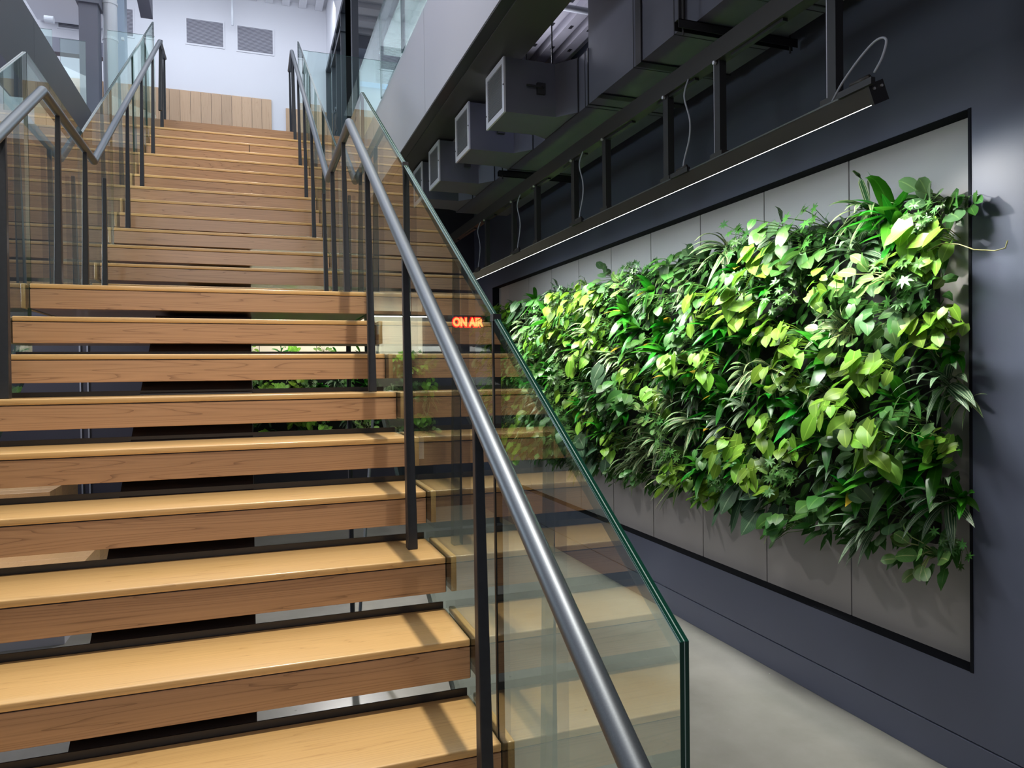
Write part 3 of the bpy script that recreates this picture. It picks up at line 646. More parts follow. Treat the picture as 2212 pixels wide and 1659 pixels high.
# handrails -------------------------------------------------------
def off_l(Y): return zz(Z1 + (Y - Y1)*sl)                    # nosing line of the lower flight
def off_u(Y): return z10 + (Y - y10)*sl                      # nosing line of the upper flight
def build_rail(X, label, sgn, ytop, yend):
    r = thing('handrail', label, 'handrail', (X, 3.8, z9))
    zl = zz(1.292)
    ysl = (zl - 0.905 - zz(Z1))/sl + Y1                       # where slopes meet the level run
    ysu = (zl - 0.90 - z10)/sl + y10
    y0 = -0.15 + 0.5
    pts = [(X, y0, off_l(y0) + .905), (X, ysl, zl), (X, ysu, zl), (X, ytop, off_u(ytop) + .90), (X, yend, off_u(ytop) + .905)]
    # mitred corners with one in-between point each
    Q = [Vector(pts[0])]
    for i in (1, 2, 3):
        a, b_, c = Vector(pts[i-1]), Vector(pts[i]), Vector(pts[i+1])
        Q += [b_ + (a-b_).normalized()*.018, b_, b_ + (c-b_).normalized()*.018]
    Q.append(Vector(pts[4]))
    o = MB().tube(Q, 0.0215, 20).build('rail', M_RAIL, smooth=False); shade(o, 0.5); unit(o, r)
    for (py, pz, top) in [(nose(-3+0)[0] + .14, 0, None)]: pass
    posts = []
    for n in (-2, 0, 3, 6):
        y, z = nose(n); py = y + .155
        if off_l(py) + .9 - z > 0.3 and n > -2: posts.append((py, z, off_l(py) + .905))
    for py in (4.03, 4.63, 5.19): posts.append((py, z9, zl))
    for n in (13, 16, 19, 22):
        y, z = nose(n); py = y + .14
        posts.append((py, z, off_u(py) + .90))
    posts.append((ytop + .02, z23, off_u(ytop) + .90)); posts.append((yend - .03, z23, off_u(ytop) + .905))
    for py, zb, zt in posts:
        zt -= .018
        # tapering flat post: wider at the foot
        wx0, wx1, wy0, wy1 = .0165, .010, .020, .010
        v = [(X+.010-sgn*0-wx0, py-wy0, zb), (X+.010+wx0, py-wy0, zb), (X+.010+wx0, py+wy0, zb), (X+.010-wx0, py+wy0, zb),
             (X-wx1, py-wy1, zt), (X+wx1, py-wy1, zt), (X+wx1, py+wy1, zt), (X-wx1, py+wy1, zt)]
        if sgn < 0:
            v = [(2*X - a if k < 4 else a, b_, c) for k, (a, b_, c) in enumerate(v)]
            v = [v[1], v[0], v[3], v[2]] + v[4:] if True else v
        o = mesh_obj('post', v, [(0,3,2,1),(4,5,6,7),(0,1,5,4),(1,2,6,5),(2,3,7,6),(3,0,4,7)], M_POST); bevel(o, 0.002, 1); unit(o, r)
    return r
build_rail(0.481, 'round satin steel handrail with dark posts on the right of the stair', 1, 8.80, 9.38)
build_rail(-0.866, 'round satin steel handrail with dark posts on the left of the stair', -1, 8.42, 8.86)

# glass balustrades -----------------------------------------------
GT = 0.0155
def glass_panel(X, ys, label, group, yr=None):
    """ys: list of (y, ztop, zbottom) along the panel; X is the inner face, thickness grows away from the stair"""
    X1 = X + GT*(1 if X > 0 else -1)
    pts = [(y, zt) for y, zt, zb in ys] + [(y, zb) for y, zt, zb in reversed(ys)]
    xa, xb = min(X, X1), max(X, X1)
    r = BAL
    # the pane: two faces only at front/back plus green rim
    k = len(pts); vs = [(xa, y, z) for y, z in pts] + [(xb, y, z) for y, z in pts]
    fs = [tuple(range(k))[::-1], tuple(range(k, 2*k))]; fm = [0, 0]
    for i in range(k):
        j = (i+1) % k; fs.append((i, j, k+j, k+i)); fm.append(1 if i != 0 and i < len(ys)-1 or i == 0 else 1)
    o = mesh_obj('glass_panel', vs, fs, None, None, mats=[M_GLASS, M_EDGE], fmat=fm); unit(o, r); PN = o
    # laminate line along the top edge
    m_ = MB(); xm = (xa+xb)/2
    for (y0_, z0_, _), (y1_, z1_, _) in zip(ys[:-1], ys[1:]):
        m_.v += [(xm-.0009, y0_, z0_+.0006), (xm+.0009, y0_, z0_+.0006), (xm+.0009, y1_, z1_+.0006), (xm-.0009, y1_, z1_+.0006)]; k = len(m_.v)-4
        m_.f.append((k, k+1, k+2, k+3)); m_.m.append(0)
    y0_, zt_, zb_ = ys[0]; k = len(m_.v)
    m_.v += [(xm-.0009, y0_-.0006, zb_), (xm+.0009, y0_-.0006, zb_), (xm+.0009, y0_-.0006, zt_), (xm-.0009, y0_-.0006, zt_)]; m_.f.append((k, k+1, k+2, k+3)); m_.m.append(0)
    m_.build('laminate_line', M_INTER, PN)
    m_ = MB()                                                # polished bright arris on the stair side
    xi = X - (0.0004 if X > 0 else -0.0004); e = .0022
    for (y0_, z0_, _), (y1_, z1_, _) in zip(ys[:-1], ys[1:]):
        k = len(m_.v); m_.v += [(xi, y0_, z0_-e), (xi, y1_, z1_-e), (xi + (.002 if X > 0 else -.002), y1_, z1_+.0008), (xi + (.002 if X > 0 else -.002), y0_, z0_+.0008)]
        m_.f.append((k, k+1, k+2, k+3)); m_.m.append(0)
    m_.build('polished_arris', M_EDGET, PN)
    return r
def joint(X, y, zb, zt, label):
    X1 = X + (GT + .002)*(1 if X > 0 else -1); X0 = X - .002*(1 if X > 0 else -1)
    m_ = MB().box((X0, y-.005, zb), (X1, y+.005, zt + .004)); m_.box((X0 - .001, y-.012, zt - .012), (X1 + (.001 if X > 0 else -.001), y+.012, zt + .006))
    unit(m_.build('joint_seal', M_BLK), BAL)
def gtl(y, k0=0): return zz(-0.374 + (y - 0.893)*0.6225)
GLR = zz(1.529)
BL = -0.388
SIDE = {}
for X, side in ((XR + .0008, 'right'), (XL - .0008, 'left')):
    BAL = thing('glass_balustrade', 'frameless clear glass balustrade along the %s side of the stair' % side, 'balustrade', (X, 4.4, z9))
    if side == 'right': lo = [0.893, 1.730, 2.834, 3.953]; yv = 5.075; hi = [6.209, 7.420, 8.45, 9.183]
    else: lo = [0.893, 1.73, 2.834, 3.877]; yv = 5.04; hi = [6.05, 7.157, 8.05, 8.716]
    for i in range(3):
        a, b_ = lo[i] + .003*(i > 0), lo[i+1] - .003
        za_, zb_ = gtl(a) - (0.012 if i == 0 else 0), gtl(b_)
        if side == 'left' and i == 2: zb_ = zz(1.502)
        glass_panel(X, [(a, za_, max(0.02, off_l(a) + BL)), (b_, zb_, off_l(b_) + BL)],
                    'sloping %s glass balustrade panel, %s from the stair foot' % (side, ORD[i]), '%s glass balustrade' % side)
        if 0 < i: joint(X, lo[i], off_l(lo[i]) + BL, gtl(lo[i]), 'black seal at the %s joint of the %s glass balustrade' % (ORD[i-1], side))
    yl = lo[3] + .003
    top_l = GLR if side == 'right' else zz(1.505)
    glass_panel(X, [(yl, top_l, z9 - .11), (yv - .003, top_l, z9 - .11)], 'level glass panel beside the %s of the landing' % side, '%s glass balustrade' % side)
    def gtu(y): return top_l + (y - yv)*(0.620 if side == 'right' else 0.642)
    prev = yv + .003
    for i, h in enumerate(hi):
        if i == 3 and side == 'right': pass
        glass_panel(X, [(prev, gtu(prev), off_u(prev) + BL + (0.0 if i else 0.2)), (h - .003, gtu(h-.003), off_u(h-.003) + BL)],
                    'sloping %s glass panel of the upper flight, %s from the landing' % (side, ORD[i]), '%s glass balustrade' % side)
        prev = h + .003

# ------------------------------------------------------------------ upper level: slabs, fascias, beams
ZU = zz(2.824)
F1X, F0X = 1.304, -1.567
b = MB(); b.box((F0X, 8.745, ZU - .37), (F1X, 12.6, ZU)); b.box((-4.6, 9.3, ZU - .37), (F0X, 12.6, ZU))
struct(b.build('floor_upper', M_FASC), 'upper floor slab at the stair head')
o = MB().box((F0X + .3, 8.712, ZU - .113), (F1X - .3, 8.744, ZU)).build('trim_2', M_OAKF); struct(o, 'oak nosing board at the head of the stair')
b = MB(); b.box((F1X, -3.5, ZU - .808), (1.646, 9.2, ZU)); b.box((1.646, -3.5, ZU - .10), (WX + .12, 12.6, ZU)); b.box((F1X, 9.2, ZU - .37), (1.646, 12.6, ZU))
struct(b.build('ceiling', M_DARKBAY), 'dark soffit beam and slab along the right side of the stair opening')
fr = thing('fascia_right', 'light grey panelled fascia of the upper floor edge on the right', 'fascia', (F1X - .02, 3, zz(2.016)))
fr.name = 'slab_fascia'
for a, b_ in ((-3.4, 5.507), (5.513, 9.0)):
    unit(box('fascia_panel', (F1X - .022, a, zz(2.020)), (F1X - .001, b_, ZU + .02), M_FASC), fr)
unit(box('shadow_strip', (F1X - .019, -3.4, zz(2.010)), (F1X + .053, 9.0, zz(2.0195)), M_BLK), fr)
sf = thing('beam_soffit_panel', 'charcoal flat panel under the right slab edge', 'panel', (1.47, 3, zz(2.0)))
unit(box('panel', (F1X + .055, -3.4, zz(2.004)), (1.64, 9.0, zz(2.0155)), simple('charcoal_panel', (0.026, 0.025, 0.026), 0.6)), sf)
fl = thing('slab_fascia', 'shade-darkened grey boxed beam edging the stair opening on the left', 'fascia', (F0X, 5, zz(2.45)))
unit(box('fascia_panel', (F0X - .17, 6.6, zz(2.45)), (F0X, 9.25, ZU + .005), M_FASL), fl)
unit(box('fascia_panel', (F0X - .17, 0.6, zz(2.20)), (F0X, 6.597, ZU + .005), M_FASL), fl)
unit(box('soffit_drop', (-2.6, 0.6, zz(1.9)), (-1.98, 4.7, zz(2.19)), simple('brown_dark', (0.03, 0.025, 0.024), .6)), fl)

# metal deck over the right bay: ribs with punched slots
dk = thing('metal_deck', 'ribbed galvanised metal deck above the ducts', 'ceiling deck', (2.1, 4, zz(2.60)))
x = 1.66; i = 0
while x < 2.50:
    rb_ = MB().prism_x([(-3.4, zz(2.688)), (9.1, zz(2.688)), (9.1, zz(2.62)), (-3.4, zz(2.62))], x, x + .085).build('deck_rib', M_DECK); unit(rb_, dk)
    for k in range(10):
        y = 3.2 + k*0.36; MB().box((x + .03, y, zz(2.6185)), (x + .055, y + .05, zz(2.6199))).build('slot', M_DUCTS, rb_)
    x += .15
unit(box('deck_sheet', (1.648, -3.4, zz(2.69)), (WX - .003, 9.1, zz(2.70)), M_DECK), dk)
for i, y in enumerate((4.55, 6.9)):
    p = thing('sprinkler_pipe', 'thin white pipe crossing under the metal deck, %s from the front' % ORD[i], 'pipe', (2.0, y, zz(2.5)))
    unit(MB().tube([(1.66, y, zz(2.50)), (2.58, y, zz(2.50))], .022, 12).build('pipe', M_PIPE, smooth=True), p)
for i, (x, y) in enumerate(((1.78, 4.62), (1.92, 4.5), (1.72, 5.35), (1.86, 5.5))):
    p = thing('threaded_rod', 'thin hanging rod with a bracket in front of the deck, %s from the right' % ORD[i], 'hanger rod', (x, y, zz(2.62)), 'rods hanging from the deck')
    unit(MB().tube([(x, y, zz(1.7)), (x, y, zz(2.62))], .005, 6).build('rod', M_DUCTS), p)
    unit(box('bracket', (x-.02, y-.02, zz(2.58)), (x+.02, y+.02, zz(2.618)), M_DUCTS), p)

tl = thing('tube_light', 'white tubular light under the metal deck in front of the duct', 'light fixture', (1.83, 3.6, zz(2.5)))
unit(MB().tube([(1.80, 2.6, zz(2.50)), (1.80, 3.95, zz(2.50))], .022, 14).build('tube', emis('tube_glow', (0.8, 0.86, 1.0), 0.75), smooth=True), tl)
for y in (2.8, 3.8): unit(MB().tube([(1.80, y, zz(2.52)), (1.80, y, zz(2.62))], .004, 6).build('wire', M_DUCTS), tl)
# ------------------------------------------------------------------ ductwork
DZ0, DZ1, DX = zz(1.646), zz(2.20), 1.955
DXR = 2.50
du = thing('main_duct', 'large rectangular sheet metal duct running along the right bay', 'duct', (2.2, 3.5, DZ0))
segs = [(7.10, 5.47, 0), (5.465, 4.02, 0), (4.015, 3.42, 0), (3.415, 3.02, 0.0), (3.015, 2.62, 0.03), (2.615, 1.6, -0.05), (1.595, -1.4, 0.10)]
for i, (a, b_, dx) in enumerate(segs):
    zt = DZ1 - (0.22 if a > 5.0 else (0.10 if a > 4.2 else -0.15))
    unit(box('duct_section', (DX + dx, b_, DZ0 + (0.0 if a > 2.6 else 0.01)), (DXR, a, zt), M_DUCT), du)
    unit(box('flange', (DX + dx - .006, b_ - .004, DZ0 - .004), (DXR + .004, b_ + .004, zt + .005), M_DUCTS), du)
    unit(box('flange', (DX + dx - .002, b_ + .045, DZ0 - .0015), (DXR + .001, b_ + .049, zt + .002), M_DUCTS), du)
def air_box(y0, name_i, dz=0.339):
    r = thing('branch_duct', 'duct branch ending in a square grille facing the stair, %s from the front' % ORD[name_i], 'duct branch', (1.5, y0, DZ0), 'grille boxes on the main duct')
    X0 = 1.5; y1 = y0 + .36; z0, z1 = DZ0 - .0005, DZ0 + dz
    pts = [(X0 + .012, y0), (1.850, y0 - .045*0), (1.9545, y0 - .13), (1.9545, y1 + .06), (1.850, y1), (X0 + .012, y1)]
    o = MB().prism_z(pts, z0, z1).build('boot', M_DUCT); unit(o, r)
    unit(box('boot_seam', (1.9480, y0 - .132, z0 - .002), (1.9540, y1 + .062, z1 + .002), M_DUCTS), r)
    f = MB(); fw_ = .032
    f.box((X0, y0 - .004, z0 - .003), (X0 + .012, y0 + fw_, z1 + .003)); f.box((X0, y1 - fw_, z0 - .003), (X0 + .012, y1 + .004, z1 + .003))
    f.box((X0, y0 + fw_, z0 - .003), (X0 + .012, y1 - fw_, z0 + fw_)); f.box((X0, y0 + fw_, z1 - fw_), (X0 + .012, y1 - fw_, z1 + .003))
    fr_ = f.build('grille_frame', M_GRFR); unit(fr_, r)
    s = MB(); nb = 26
    for k in range(nb):
        z = z0 + fw_ + (k + .5)*(z1 - z0 - 2*fw_)/nb
        s.box((X0 + .004, y0 + fw_, z - .0016), (X0 + .011, y1 - fw_, z + .0016))
    g = s.build('grille_bars', M_GRSL); g['kind'] = 'stuff'; unit(g, r)
    unit(box('grille_void', (X0 + .0112, y0 + fw_ - .002, z0 + fw_ - .002), (X0 + .0119, y1 - fw_ + .002, z1 - fw_ + .002), M_GRBK), r)
    for (yy_, zk) in ((y0 + .004, z0 + dz*.5), (y1 - .006, z0 + dz*.25)):
        unit(MB().tube([(X0 - .004, yy_, zk), (X0, yy_, zk)], .005, 8).build('screw', M_DUCTS), r)
    a = MB(); a.box((1.72, y0 - .022, z0 + .13), (1.775, y0 - .001, z0 + .20)); a.box((1.645, y0 - .03, z0 + .165), (1.76, y0 - .022, z0 + .178)); a.tube([(1.752, y0 - .04, z0 + .175), (1.752, y0 - .02, z0 + .175)], .008, 8)
    unit(a.build('damper_handle', M_DUCTS), r)
for i, y in enumerate((4.29, 5.075, 5.97, 6.62)): air_box(y, i)
for i, y in enumerate((2.93, 5.53)):
    h = thing('unistrut_hanger', 'black channel carried by rods under the duct, %s from the front' % ORD[i], 'duct hanger', (2.2, y, DZ0 - .05))
    m_ = MB(); m_.box((1.88, y-.02, DZ0-.047), (2.56, y-.017, DZ0-.006)); m_.box((1.88, y+.017, DZ0-.047), (2.56, y+.02, DZ0-.006)); m_.box((1.88, y-.02, DZ0-.009), (2.56, y+.02, DZ0-.006))
    unit(m_.build('channel', M_BLK), h)
    for x in (1.915, 2.53):
        unit(MB().tube([(x, y, DZ0-.07), (x, y, zz(2.62))], .005, 6).build('rod', M_DUCTS), h)
for i, y in enumerate((3.40, 3.86)):
    m_ = MB(); m_.box((DX-.010, y-.028, DZ0-.006), (DX-.004, y+.028, DZ1+.35)) if i == 0 else None
    m_.box((DX-.010, y-.028, DZ0-.010), (DXR+.01, y+.028, DZ0-.0045))
    tag(m_.build('duct_strap', M_BLK), 'flat black strap wrapped under the duct, %s from the front' % ORD[i], 'duct strap')

# ------------------------------------------------------------------ upper room
YB = 12.5
struct(box('wall_back', (-4.7, YB, zz(2.4)), (5.6, YB + .12, zz(6.6)), M_WHITE), 'tall white back wall of the upper level')
struct(box('wall_left', (-4.72, -3.5, 0), (-4.6, 12.6, zz(6.6)), M_WHITE), 'pale left wall')
b = MB(); b.box((-4.7, 1.0, zz(6.18)), (1.25, 12.6, zz(6.24)))
struct(b.build('ceiling_upper', M_WHITEC), 'white exposed ceiling above the stair')
cr = thing('ceiling_joists', 'white corrugated ribs at the foot of the high ceiling', 'ceiling ribs', (-1, 12, zz(6.1)))
for k in range(22):
    x = -4.4 + k*.26
    unit(box('rib', (x, 9.0, zz(6.10)), (x + .12, 12.49, zz(6.179)), M_WHITEC), cr)
b = MB(); b.box((1.31, 6.0, zz(5.70)), (5.6, 12.6, zz(5.76)))
struct(b.build('ceiling_office', M_WHITEC), 'white metal deck ceiling over the right upper room')
oc = thing('office_deck_ribs', 'white deck ribs seen through the glass guard', 'ceiling ribs', (3, 9, zz(5.6)))
for k in range(13):
    y = 7.0 + k*.42; unit(box('rib', (1.32, y, zz(5.62)), (5.5, y + .20, zz(5.699)), M_WHITEC), oc)
for i, x in enumerate((2.0, 2.75, 3.5)):
    unit(box('cable_tray', (x, 6.2, zz(5.42)), (x + .05, 12.05, zz(5.47)), M_LOUV), oc)
box_o = box('ceiling_bulkhead', (1.6, 12.1, zz(5.40)), (5.4, 12.49, zz(5.615)), M_GRSL); tag(box_o, 'grey bulkhead at the top of the back wall behind the glass guard', 'bulkhead')
o = box('blue_light_strip', (1.35, 12.42, zz(4.93)), (3.4, 12.49, zz(4.99)), emis('blue_strip', (0.35, 0.60, 1.0), 0.9)); tag(o, 'thin blue light strip across the wall behind the glass guard', 'light')
# wood wainscot of planks
wn = thing('plank_wainscot', 'low wall of upright pale oak planks at the foot of the back wall', 'wainscot', (-1, YB - .02, ZU))
x = 0.35; k = 0
while x > -2.9:
    unit(box('plank', (x - .1475, YB - .028, ZU), (x, YB - .001, zz(4.53)), M_PLANK, bev=.002), wn); x -= .1515
wn2 = thing('plank_wainscot', 'oak plank panel beside the glass storefront, right of the gap', 'wainscot', (2.0, YB - .02, ZU))
x = 3.6
while x > 0.62:
    unit(box('plank', (x - .1475, YB - .028, ZU), (x, YB - .001, zz(4.42)), M_PLANK, bev=.002), wn2); x -= .1515
def vent(x0, x1, z0, z1, label, lab_i=0):
    v = thing('wall_vent', label, 'vent', ((x0+x1)/2, YB - .01, z0), 'white louvred vents high on the back wall')
    f = MB(); t_ = .022
    f.box((x0-t_, YB-.014, z0-t_), (x1+t_, YB-.001, z0)); f.box((x0-t_, YB-.014, z1), (x1+t_, YB-.001, z1+t_)); f.box((x0-t_, YB-.014, z0), (x0, YB-.001, z1)); f.box((x1, YB-.014, z0), (x1+t_, YB-.001, z1))
    unit(f.build('frame', M_WHITE), v)
    unit(box('void', (x0, YB-.004, z0), (x1, YB-.002, z1), M_LOUVB), v)
    n_ = 20
    for k in range(n_):
        z = z0 + (k+.5)*(z1-z0)/n_
        o = MB(); o.v = [(x0, YB-.014, z-.007), (x1, YB-.014, z-.007), (x1, YB-.005, z+.004), (x0, YB-.005, z+.004), (x0, YB-.013, z-.0085), (x1, YB-.013, z-.0085), (x1, YB-.004, z+.0025), (x0, YB-.004, z+.0025)]
        o.f = [(0,1,2,3),(4,7,6,5),(0,4,5,1),(2,6,7,3)]; o.m = [0]*4
        unit(o.build('louvre', M_LOUV), v)
vent(-0.90, -0.366, zz(5.284), zz(5.668), 'left of the two white louvred vents between the handrails')
vent(-0.15, 0.386, zz(5.274), zz(5.664), 'right of the two white louvred vents between the handrails')
vent(-1.80, -1.655, zz(5.27), zz(5.68), 'narrow white louvred vent right behind the white pipe')
vent(-2.65, -2.15, zz(5.27), zz(5.68), 'white louvred vent left of the grey column')
vent(2.05, 2.60, zz(5.02), zz(5.45), 'louvred vent seen through the right glass guard')
dp = thing('down_pipe', 'thin white pipe hanging down the back wall between the vents', 'pipe', (-.22, 12.3, zz(5.57)))
unit(MB().tube([(-.22, 12.3, zz(5.57)), (-.22, 12.3, zz(6.10))], .020, 10).build('pipe', M_PIPE, smooth=True), dp)
# column, pipe, white column tinted for blue light
gc = thing('steel_column', 'square grey steel column standing at the left of the stair head', 'column', (-1.69, 9.5, ZU))
unit(box('shaft', (-1.795, 9.40, ZU), (-1.605, 9.60, zz(4.28)), M_COLG), gc)
unit(box('head', (-1.82, 9.37, zz(4.28)), (-1.585, 9.63, zz(6.09)), M_COLG), gc)
wp = thing('roof_drain_pipe', 'thick white vertical pipe beside the grey column', 'pipe', (-1.515, 9.65, ZU))
unit(MB().tube([(-1.520, 9.65, ZU), (-1.520, 9.65, zz(6.09))], .078, 24).build('pipe', M_PIPE, smooth=True), wp)
for z in (3.98, 4.40): unit(MB().tube([(-1.520, 9.65, zz(z)), (-1.520, 9.65, zz(z+.03))], .086, 24).build('coupling', M_PIPE), wp)
unit(box('clamp', (-1.40, 9.60, zz(4.0)), (-1.37, 9.64, zz(4.03)), M_PIPE), wp)
bc = thing('pale_column', 'square white column painted with pale blue light right of the white pipe', 'column', (-1.44, 10.2, ZU))
unit(box('shaft', (-1.60, 10.1, ZU), (-1.43, 10.3, zz(6.09)), M_BLUEC), bc)
o = MB().prism_x([(10.0, zz(4.70)), (10.0, zz(6.09)), (10.35, zz(6.09)), (10.35, zz(4.62))], -1.28, -1.14).build('roof_brace', M_COLG); tag(o, 'short dark grey brace end above the left handrail', 'brace')
# white round lamps and camera upper left
for i, (x, y, z) in enumerate(((-1.92, 8.6, 4.02), (-2.45, 8.0, 3.95), (-2.35, 10.6, 4.55))):
    o = MB().tube([(x-.05, y, zz(z)), (x+.05, y, zz(z))], .045, 14).build('ceiling_spotlight', M_PIPE); tag(o, 'small white spotlight at upper left, %s from the column' % ORD[i], 'spotlight')
o = box('ceiling_beam', (-4.5, 11.6, zz(4.55)), (-1.9, 11.75, zz(4.75)), M_COLG); tag(o, 'dark horizontal bulkhead behind the left glass guards', 'beam')
o = box('left_soffit', (-2.9, 9.6, zz(5.3)), (-1.9, 12.4, zz(5.5)), M_WHITE); tag(o, 'grey sloping soffit band left of the column', 'soffit')
# glass guards, upper left
def guard(x0, x1, y0, y1, z1, label, z0=None):
    z0 = ZU if z0 is None else z0
    r = thing('glass_guard', label, 'glass guard', ((x0+x1)/2, (y0+y1)/2, z0), 'glass guards of the upper floor')
    if abs(x1-x0) < abs(y1-y0):
        vs = [(x0,y0,z0),(x0,y1,z0),(x0,y1,z1),(x0,y0,z1),(x0+.012,y0,z0),(x0+.012,y1,z0),(x0+.012,y1,z1),(x0+.012,y0,z1)]
    else:
        vs = [(x0,y0,z0),(x1,y0,z0),(x1,y0,z1),(x0,y0,z1),(x0,y0+.012,z0),(x1,y0+.012,z0),(x1,y0+.012,z1),(x0,y0+.012,z1)]
    fs = [(0,1,2,3),(7,6,5,4),(3,2,6,7),(0,3,7,4),(1,5,6,2)]
    unit(mesh_obj('pane', vs, fs, None, None, mats=[M_GUARD, M_EDGET], fmat=[0,0,1,1,1]), r)
def guard_y(x, y0, y1, z1, label): guard(x, x + .0001, y0, y1, z1, label)
gy = [8.95, 7.40, 6.31, 5.22, 4.13, 3.04]
for i in range(5): guard_y(F1X - .040, gy[i+1] + .005, gy[i] - .005, zz(3.69), 'glass guard on the right fascia, %s from the stair head' % ORD[i])
guard(0.62, 1.29, 9.0, 9.0, zz(3.90), 'cross glass guard at the stair head, right side')
guard(-2.40, -1.95, 8.9, 8.9, zz(3.72), 'glass guard at the left stair head, farther from the column')
guard(-1.90, -1.66, 9.0, 9.0, zz(3.68), 'glass guard at the left stair head, next to the column')
guard(-1.48, -1.0, 9.2, 9.2, zz(3.92), 'glass guard between the white pipe and the left handrail')
# storefront along the right of the upper landing
sx = 1.262
sf_ = thing('glass_storefront', 'dark-framed glass storefront with double doors at the stair head right', 'storefront', (sx, 10.7, ZU))
def mull(y, w_=.06, z1=5.05, z0=None, nm='mullion'): unit(box(nm, (sx-.04, y-w_/2, ZU if z0 is None else z0), (sx+.04, y+w_/2, zz(z1)), M_MULL), sf_)
for y, w_ in ((9.22, .10), (9.75, .09), (10.35, .05), (10.95, .05), (11.55, .07), (12.44, .10)): mull(y, w_, 5.13 if y > 9.3 else 6.0)
mull(9.75, .09, 6.05)
unit(box('head_rail', (sx-.04, 9.22, zz(5.06)), (sx+.04, 12.49, zz(5.14)), M_MULL), sf_)
unit(box('door_head', (sx-.05, 10.3, zz(4.80)), (sx+.05, 11.6, zz(4.86)), M_MULL), sf_)
unit(box('sill_rail', (sx-.04, 9.22, ZU), (sx+.04, 12.49, ZU + .08), M_MULL), sf_)
for a, b_ in ((9.27, 9.70), (9.80, 10.32), (10.38, 10.92), (10.98, 11.51), (11.59, 12.39)):
    unit(mesh_obj('pane', [(sx, a, ZU+.08), (sx, b_, ZU+.08), (sx, b_, zz(5.06)), (sx, a, zz(5.06)), (sx+.01, a, ZU+.08), (sx+.01, b_, ZU+.08), (sx+.01, b_, zz(5.06)), (sx+.01, a, zz(5.06))], [(0,1,2,3),(7,6,5,4)], M_GUARD), sf_)
for y in (10.88, 11.02):
    unit(MB().tube([(sx-.055, y, zz(3.92)), (sx-.075, y, zz(3.92))], .028, 14).build('lock_cylinder', M_RAIL), sf_)
    unit(box('door_pull', (sx-.07, y-.03, zz(3.60)), (sx-.055, y+.03, zz(3.85)), M_MULL), sf_)
o = box('wall_above_storefront', (1.24, 9.2, zz(5.145)), (1.305, 12.5, zz(6.18)), M_WHITE); o.name = 'wall_right_upper'; struct(o, 'white wall above the storefront')

# ------------------------------------------------------------------ lower level behind the stair
BY = 8.60
b = MB(); b.box((-4.6, BY, 0), (WX, BY + .14, zz(2.45)))
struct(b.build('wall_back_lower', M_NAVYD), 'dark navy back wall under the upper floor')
bp = thing('backing_panel_row', 'cream panels behind the living wall seen under the stair', 'wall panels', (0.9, BY - .01, zz(-1.12)))
for i in range(4):
    x0 = -0.55 + i*.62; unit(box('panel', (x0 + .003, BY - .014, zz(-1.0)), (x0 + .617, BY - .001, zz(1.0)), M_PANEL2), bp)
unit(box('planting_mat', (-0.1, BY - .045, zz(-0.74)), (1.93, BY - .0145, zz(0.26)), M_SOIL), bp)
for c in range(14):
    for r in range(6):
        x = -0.02 + c*.152 + rnd.uniform(-.03, .03); z = zz(0.26) - r*.18 + rnd.uniform(-.04, .04)
        if r == 0 and c % 3 == 1: z -= .08
        kd = rnd.choices(list(DESC), [14, 9, 14, 24, 10, 3, 14, 4, 4])[0]
        put_plant(kd, (x, BY - .06, z), (rnd.uniform(-.3, .3)*0, rnd.uniform(-.3, .3), PI/2), (rnd.uniform(.8, 1.05),)*3,
                  DESC[kd][1] + ' behind the stair, row %s, %s from left' % (['one', 'two', 'three', 'four', 'five', 'six'][r], ORD[c]), 'plants of the living wall behind the stair', False)
bl = thing('linear_wall_light', 'slim linear light above the living wall behind the stair', 'light fixture', (1, 8.12, zz(0.47)))
unit(box('housing', (-0.4, 8.085, zz(0.675)), (2.05, 8.155, zz(0.73)), M_FIX), bl); unit(box('light_strip', (-0.39, 8.095, zz(0.6705)), (2.04, 8.15, zz(0.6748)), M_STRIP), bl)
for x in (0.0, 1.7): unit(MB().tube([(x, 8.12, zz(0.73)), (x, 8.12, zz(2.45))], .004, 6).build('wire', M_BLK), bl)

# ON AIR sign
sg = thing('on_air_sign', 'red and orange lit ON AIR sign on a clear plate', 'sign', (2.42, 8.40, zz(0.58)))
def text_mesh(txt, size, ext, offs, m_, name, loc):
    cu = bpy.data.curves.new('t', 'FONT'); cu.body = txt; cu.size = size; cu.extrude = ext; cu.offset = offs; cu.align_x = 'CENTER'; cu.align_y = 'CENTER'; cu.resolution_u = 4
    to = bpy.data.objects.new('t', cu); COL.objects.link(to)
    dg = bpy.context.evaluated_depsgraph_get(); me = bpy.data.meshes.new_from_object(to.evaluated_get(dg)); bpy.data.objects.remove(to, do_unlink=True)
    me.materials.clear(); me.materials.append(m_); me.name = name
    for v in me.vertices: v.co = Vector((v.co.x*1.0, -v.co.z, v.co.y))
    o = bpy.data.objects.new(name, me); COL.objects.link(o); o.location = loc; return o
SGX, SGY, SGZ = 2.355, 8.12, zz(0.612)
a_ = text_mesh('ON AIR', .132, .004, .0065, M_NEON, 'letters', (SGX, SGY - .03, SGZ)); a_.scale.x = 0.79; unit(a_, sg)
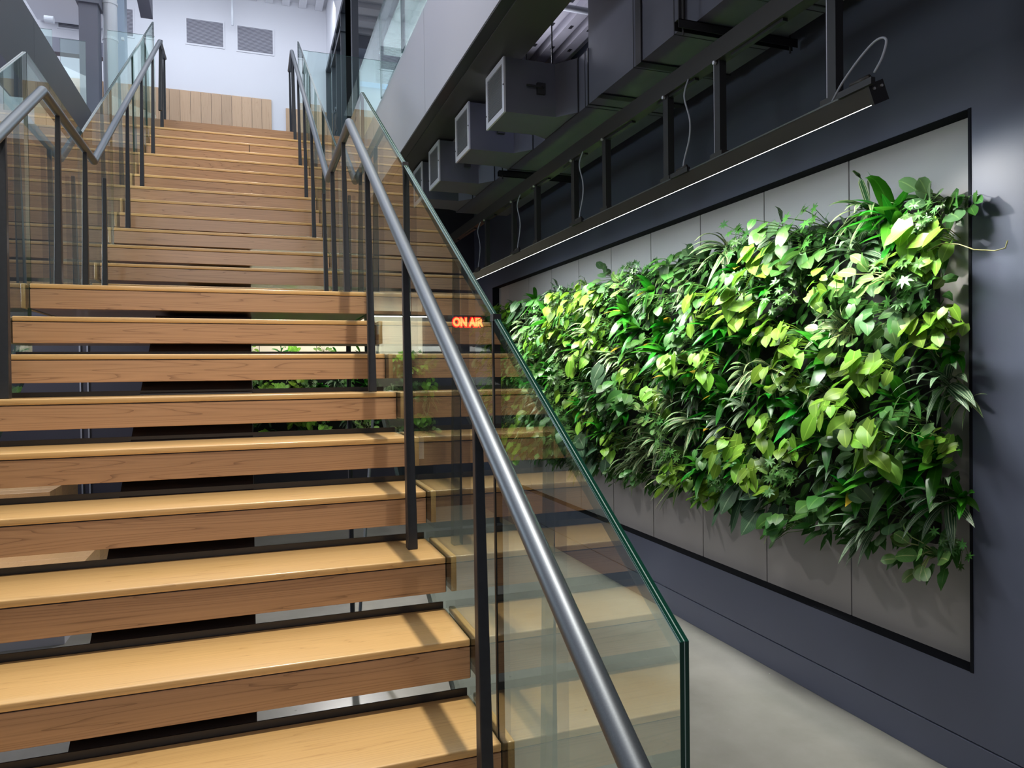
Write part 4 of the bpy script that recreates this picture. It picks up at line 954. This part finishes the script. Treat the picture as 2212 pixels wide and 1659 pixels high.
a_ = text_mesh('ON AIR', .132, .006, .017, M_RED, 'letter_glow', (SGX, SGY - .012, SGZ)); a_.scale.x = 0.79; unit(a_, sg)
unit(mesh_obj('plate', [(SGX-.23, SGY, SGZ-.10), (SGX+.22, SGY, SGZ-.10), (SGX+.22, SGY, SGZ+.10), (SGX-.23, SGY, SGZ+.10), (SGX-.23, SGY+.006, SGZ-.10), (SGX+.22, SGY+.006, SGZ-.10), (SGX+.22, SGY+.006, SGZ+.10), (SGX-.23, SGY+.006, SGZ+.10)], [(0,1,2,3),(7,6,5,4),(3,2,6,7),(0,3,7,4)], None, mats=[M_GUARD, M_EDGET], fmat=[0,0,1,1]), sg)
unit(box('bracket', (SGX+.21, SGY-.01, SGZ-.04), (WX, SGY+.01, SGZ+.04), M_BLK), sg)

# left of the stair, seen in the gaps: dark booth, oak platform, bench
bo = thing('dark_booth', 'dark navy glazed booth behind the lower steps on the left', 'booth', (-2.0, 7.6, 0))
unit(box('body', (-3.3, 7.4, 0), (-0.62, 8.4, zz(0.60)), M_NAVYD), bo)
for x in (-1.46, -1.40): unit(box('glazing_bar', (x, 7.385, 0.3), (x + .012, 7.3995, zz(0.5)), M_GRSL), bo)
pf = thing('oak_platform', 'low stepped oak platform seen through the lower left gaps', 'platform', (-2.2, 6.0, 0))
for k in range(9):
    y = 5.0 + k*.17
    unit(box('board', (-3.4, y, .20 + 0.0), (-1.05, y + .167, .42), M_BENCH, bev=.002), pf)
for k in range(5):
    y = 5.85 + k*.17
    unit(box('board', (-3.4, y, .4205), (-1.35, y + .167, .82), M_BENCH, bev=.002), pf)
unit(box('plinth', (-3.35, 5.03, 0), (-1.10, 6.5, .199), M_FASC), pf)
for i, (x, y) in enumerate(((0.52, 4.25),)):
    bb = thing('stair_strut', 'thin dark steel strut with a tie rod under the right of the stair', 'strut', (x, y, 0))
    unit(MB().tube([(x, y, 0), (x, y + .0, z9 - .14)], .014, 8).build('strut', M_POST), bb)
    unit(MB().tube([(x + .04, y + .1, 0.0), (x + .32, y + .9, z9 - .15)], .010, 8).build('tie_rod', M_RAIL), bb)
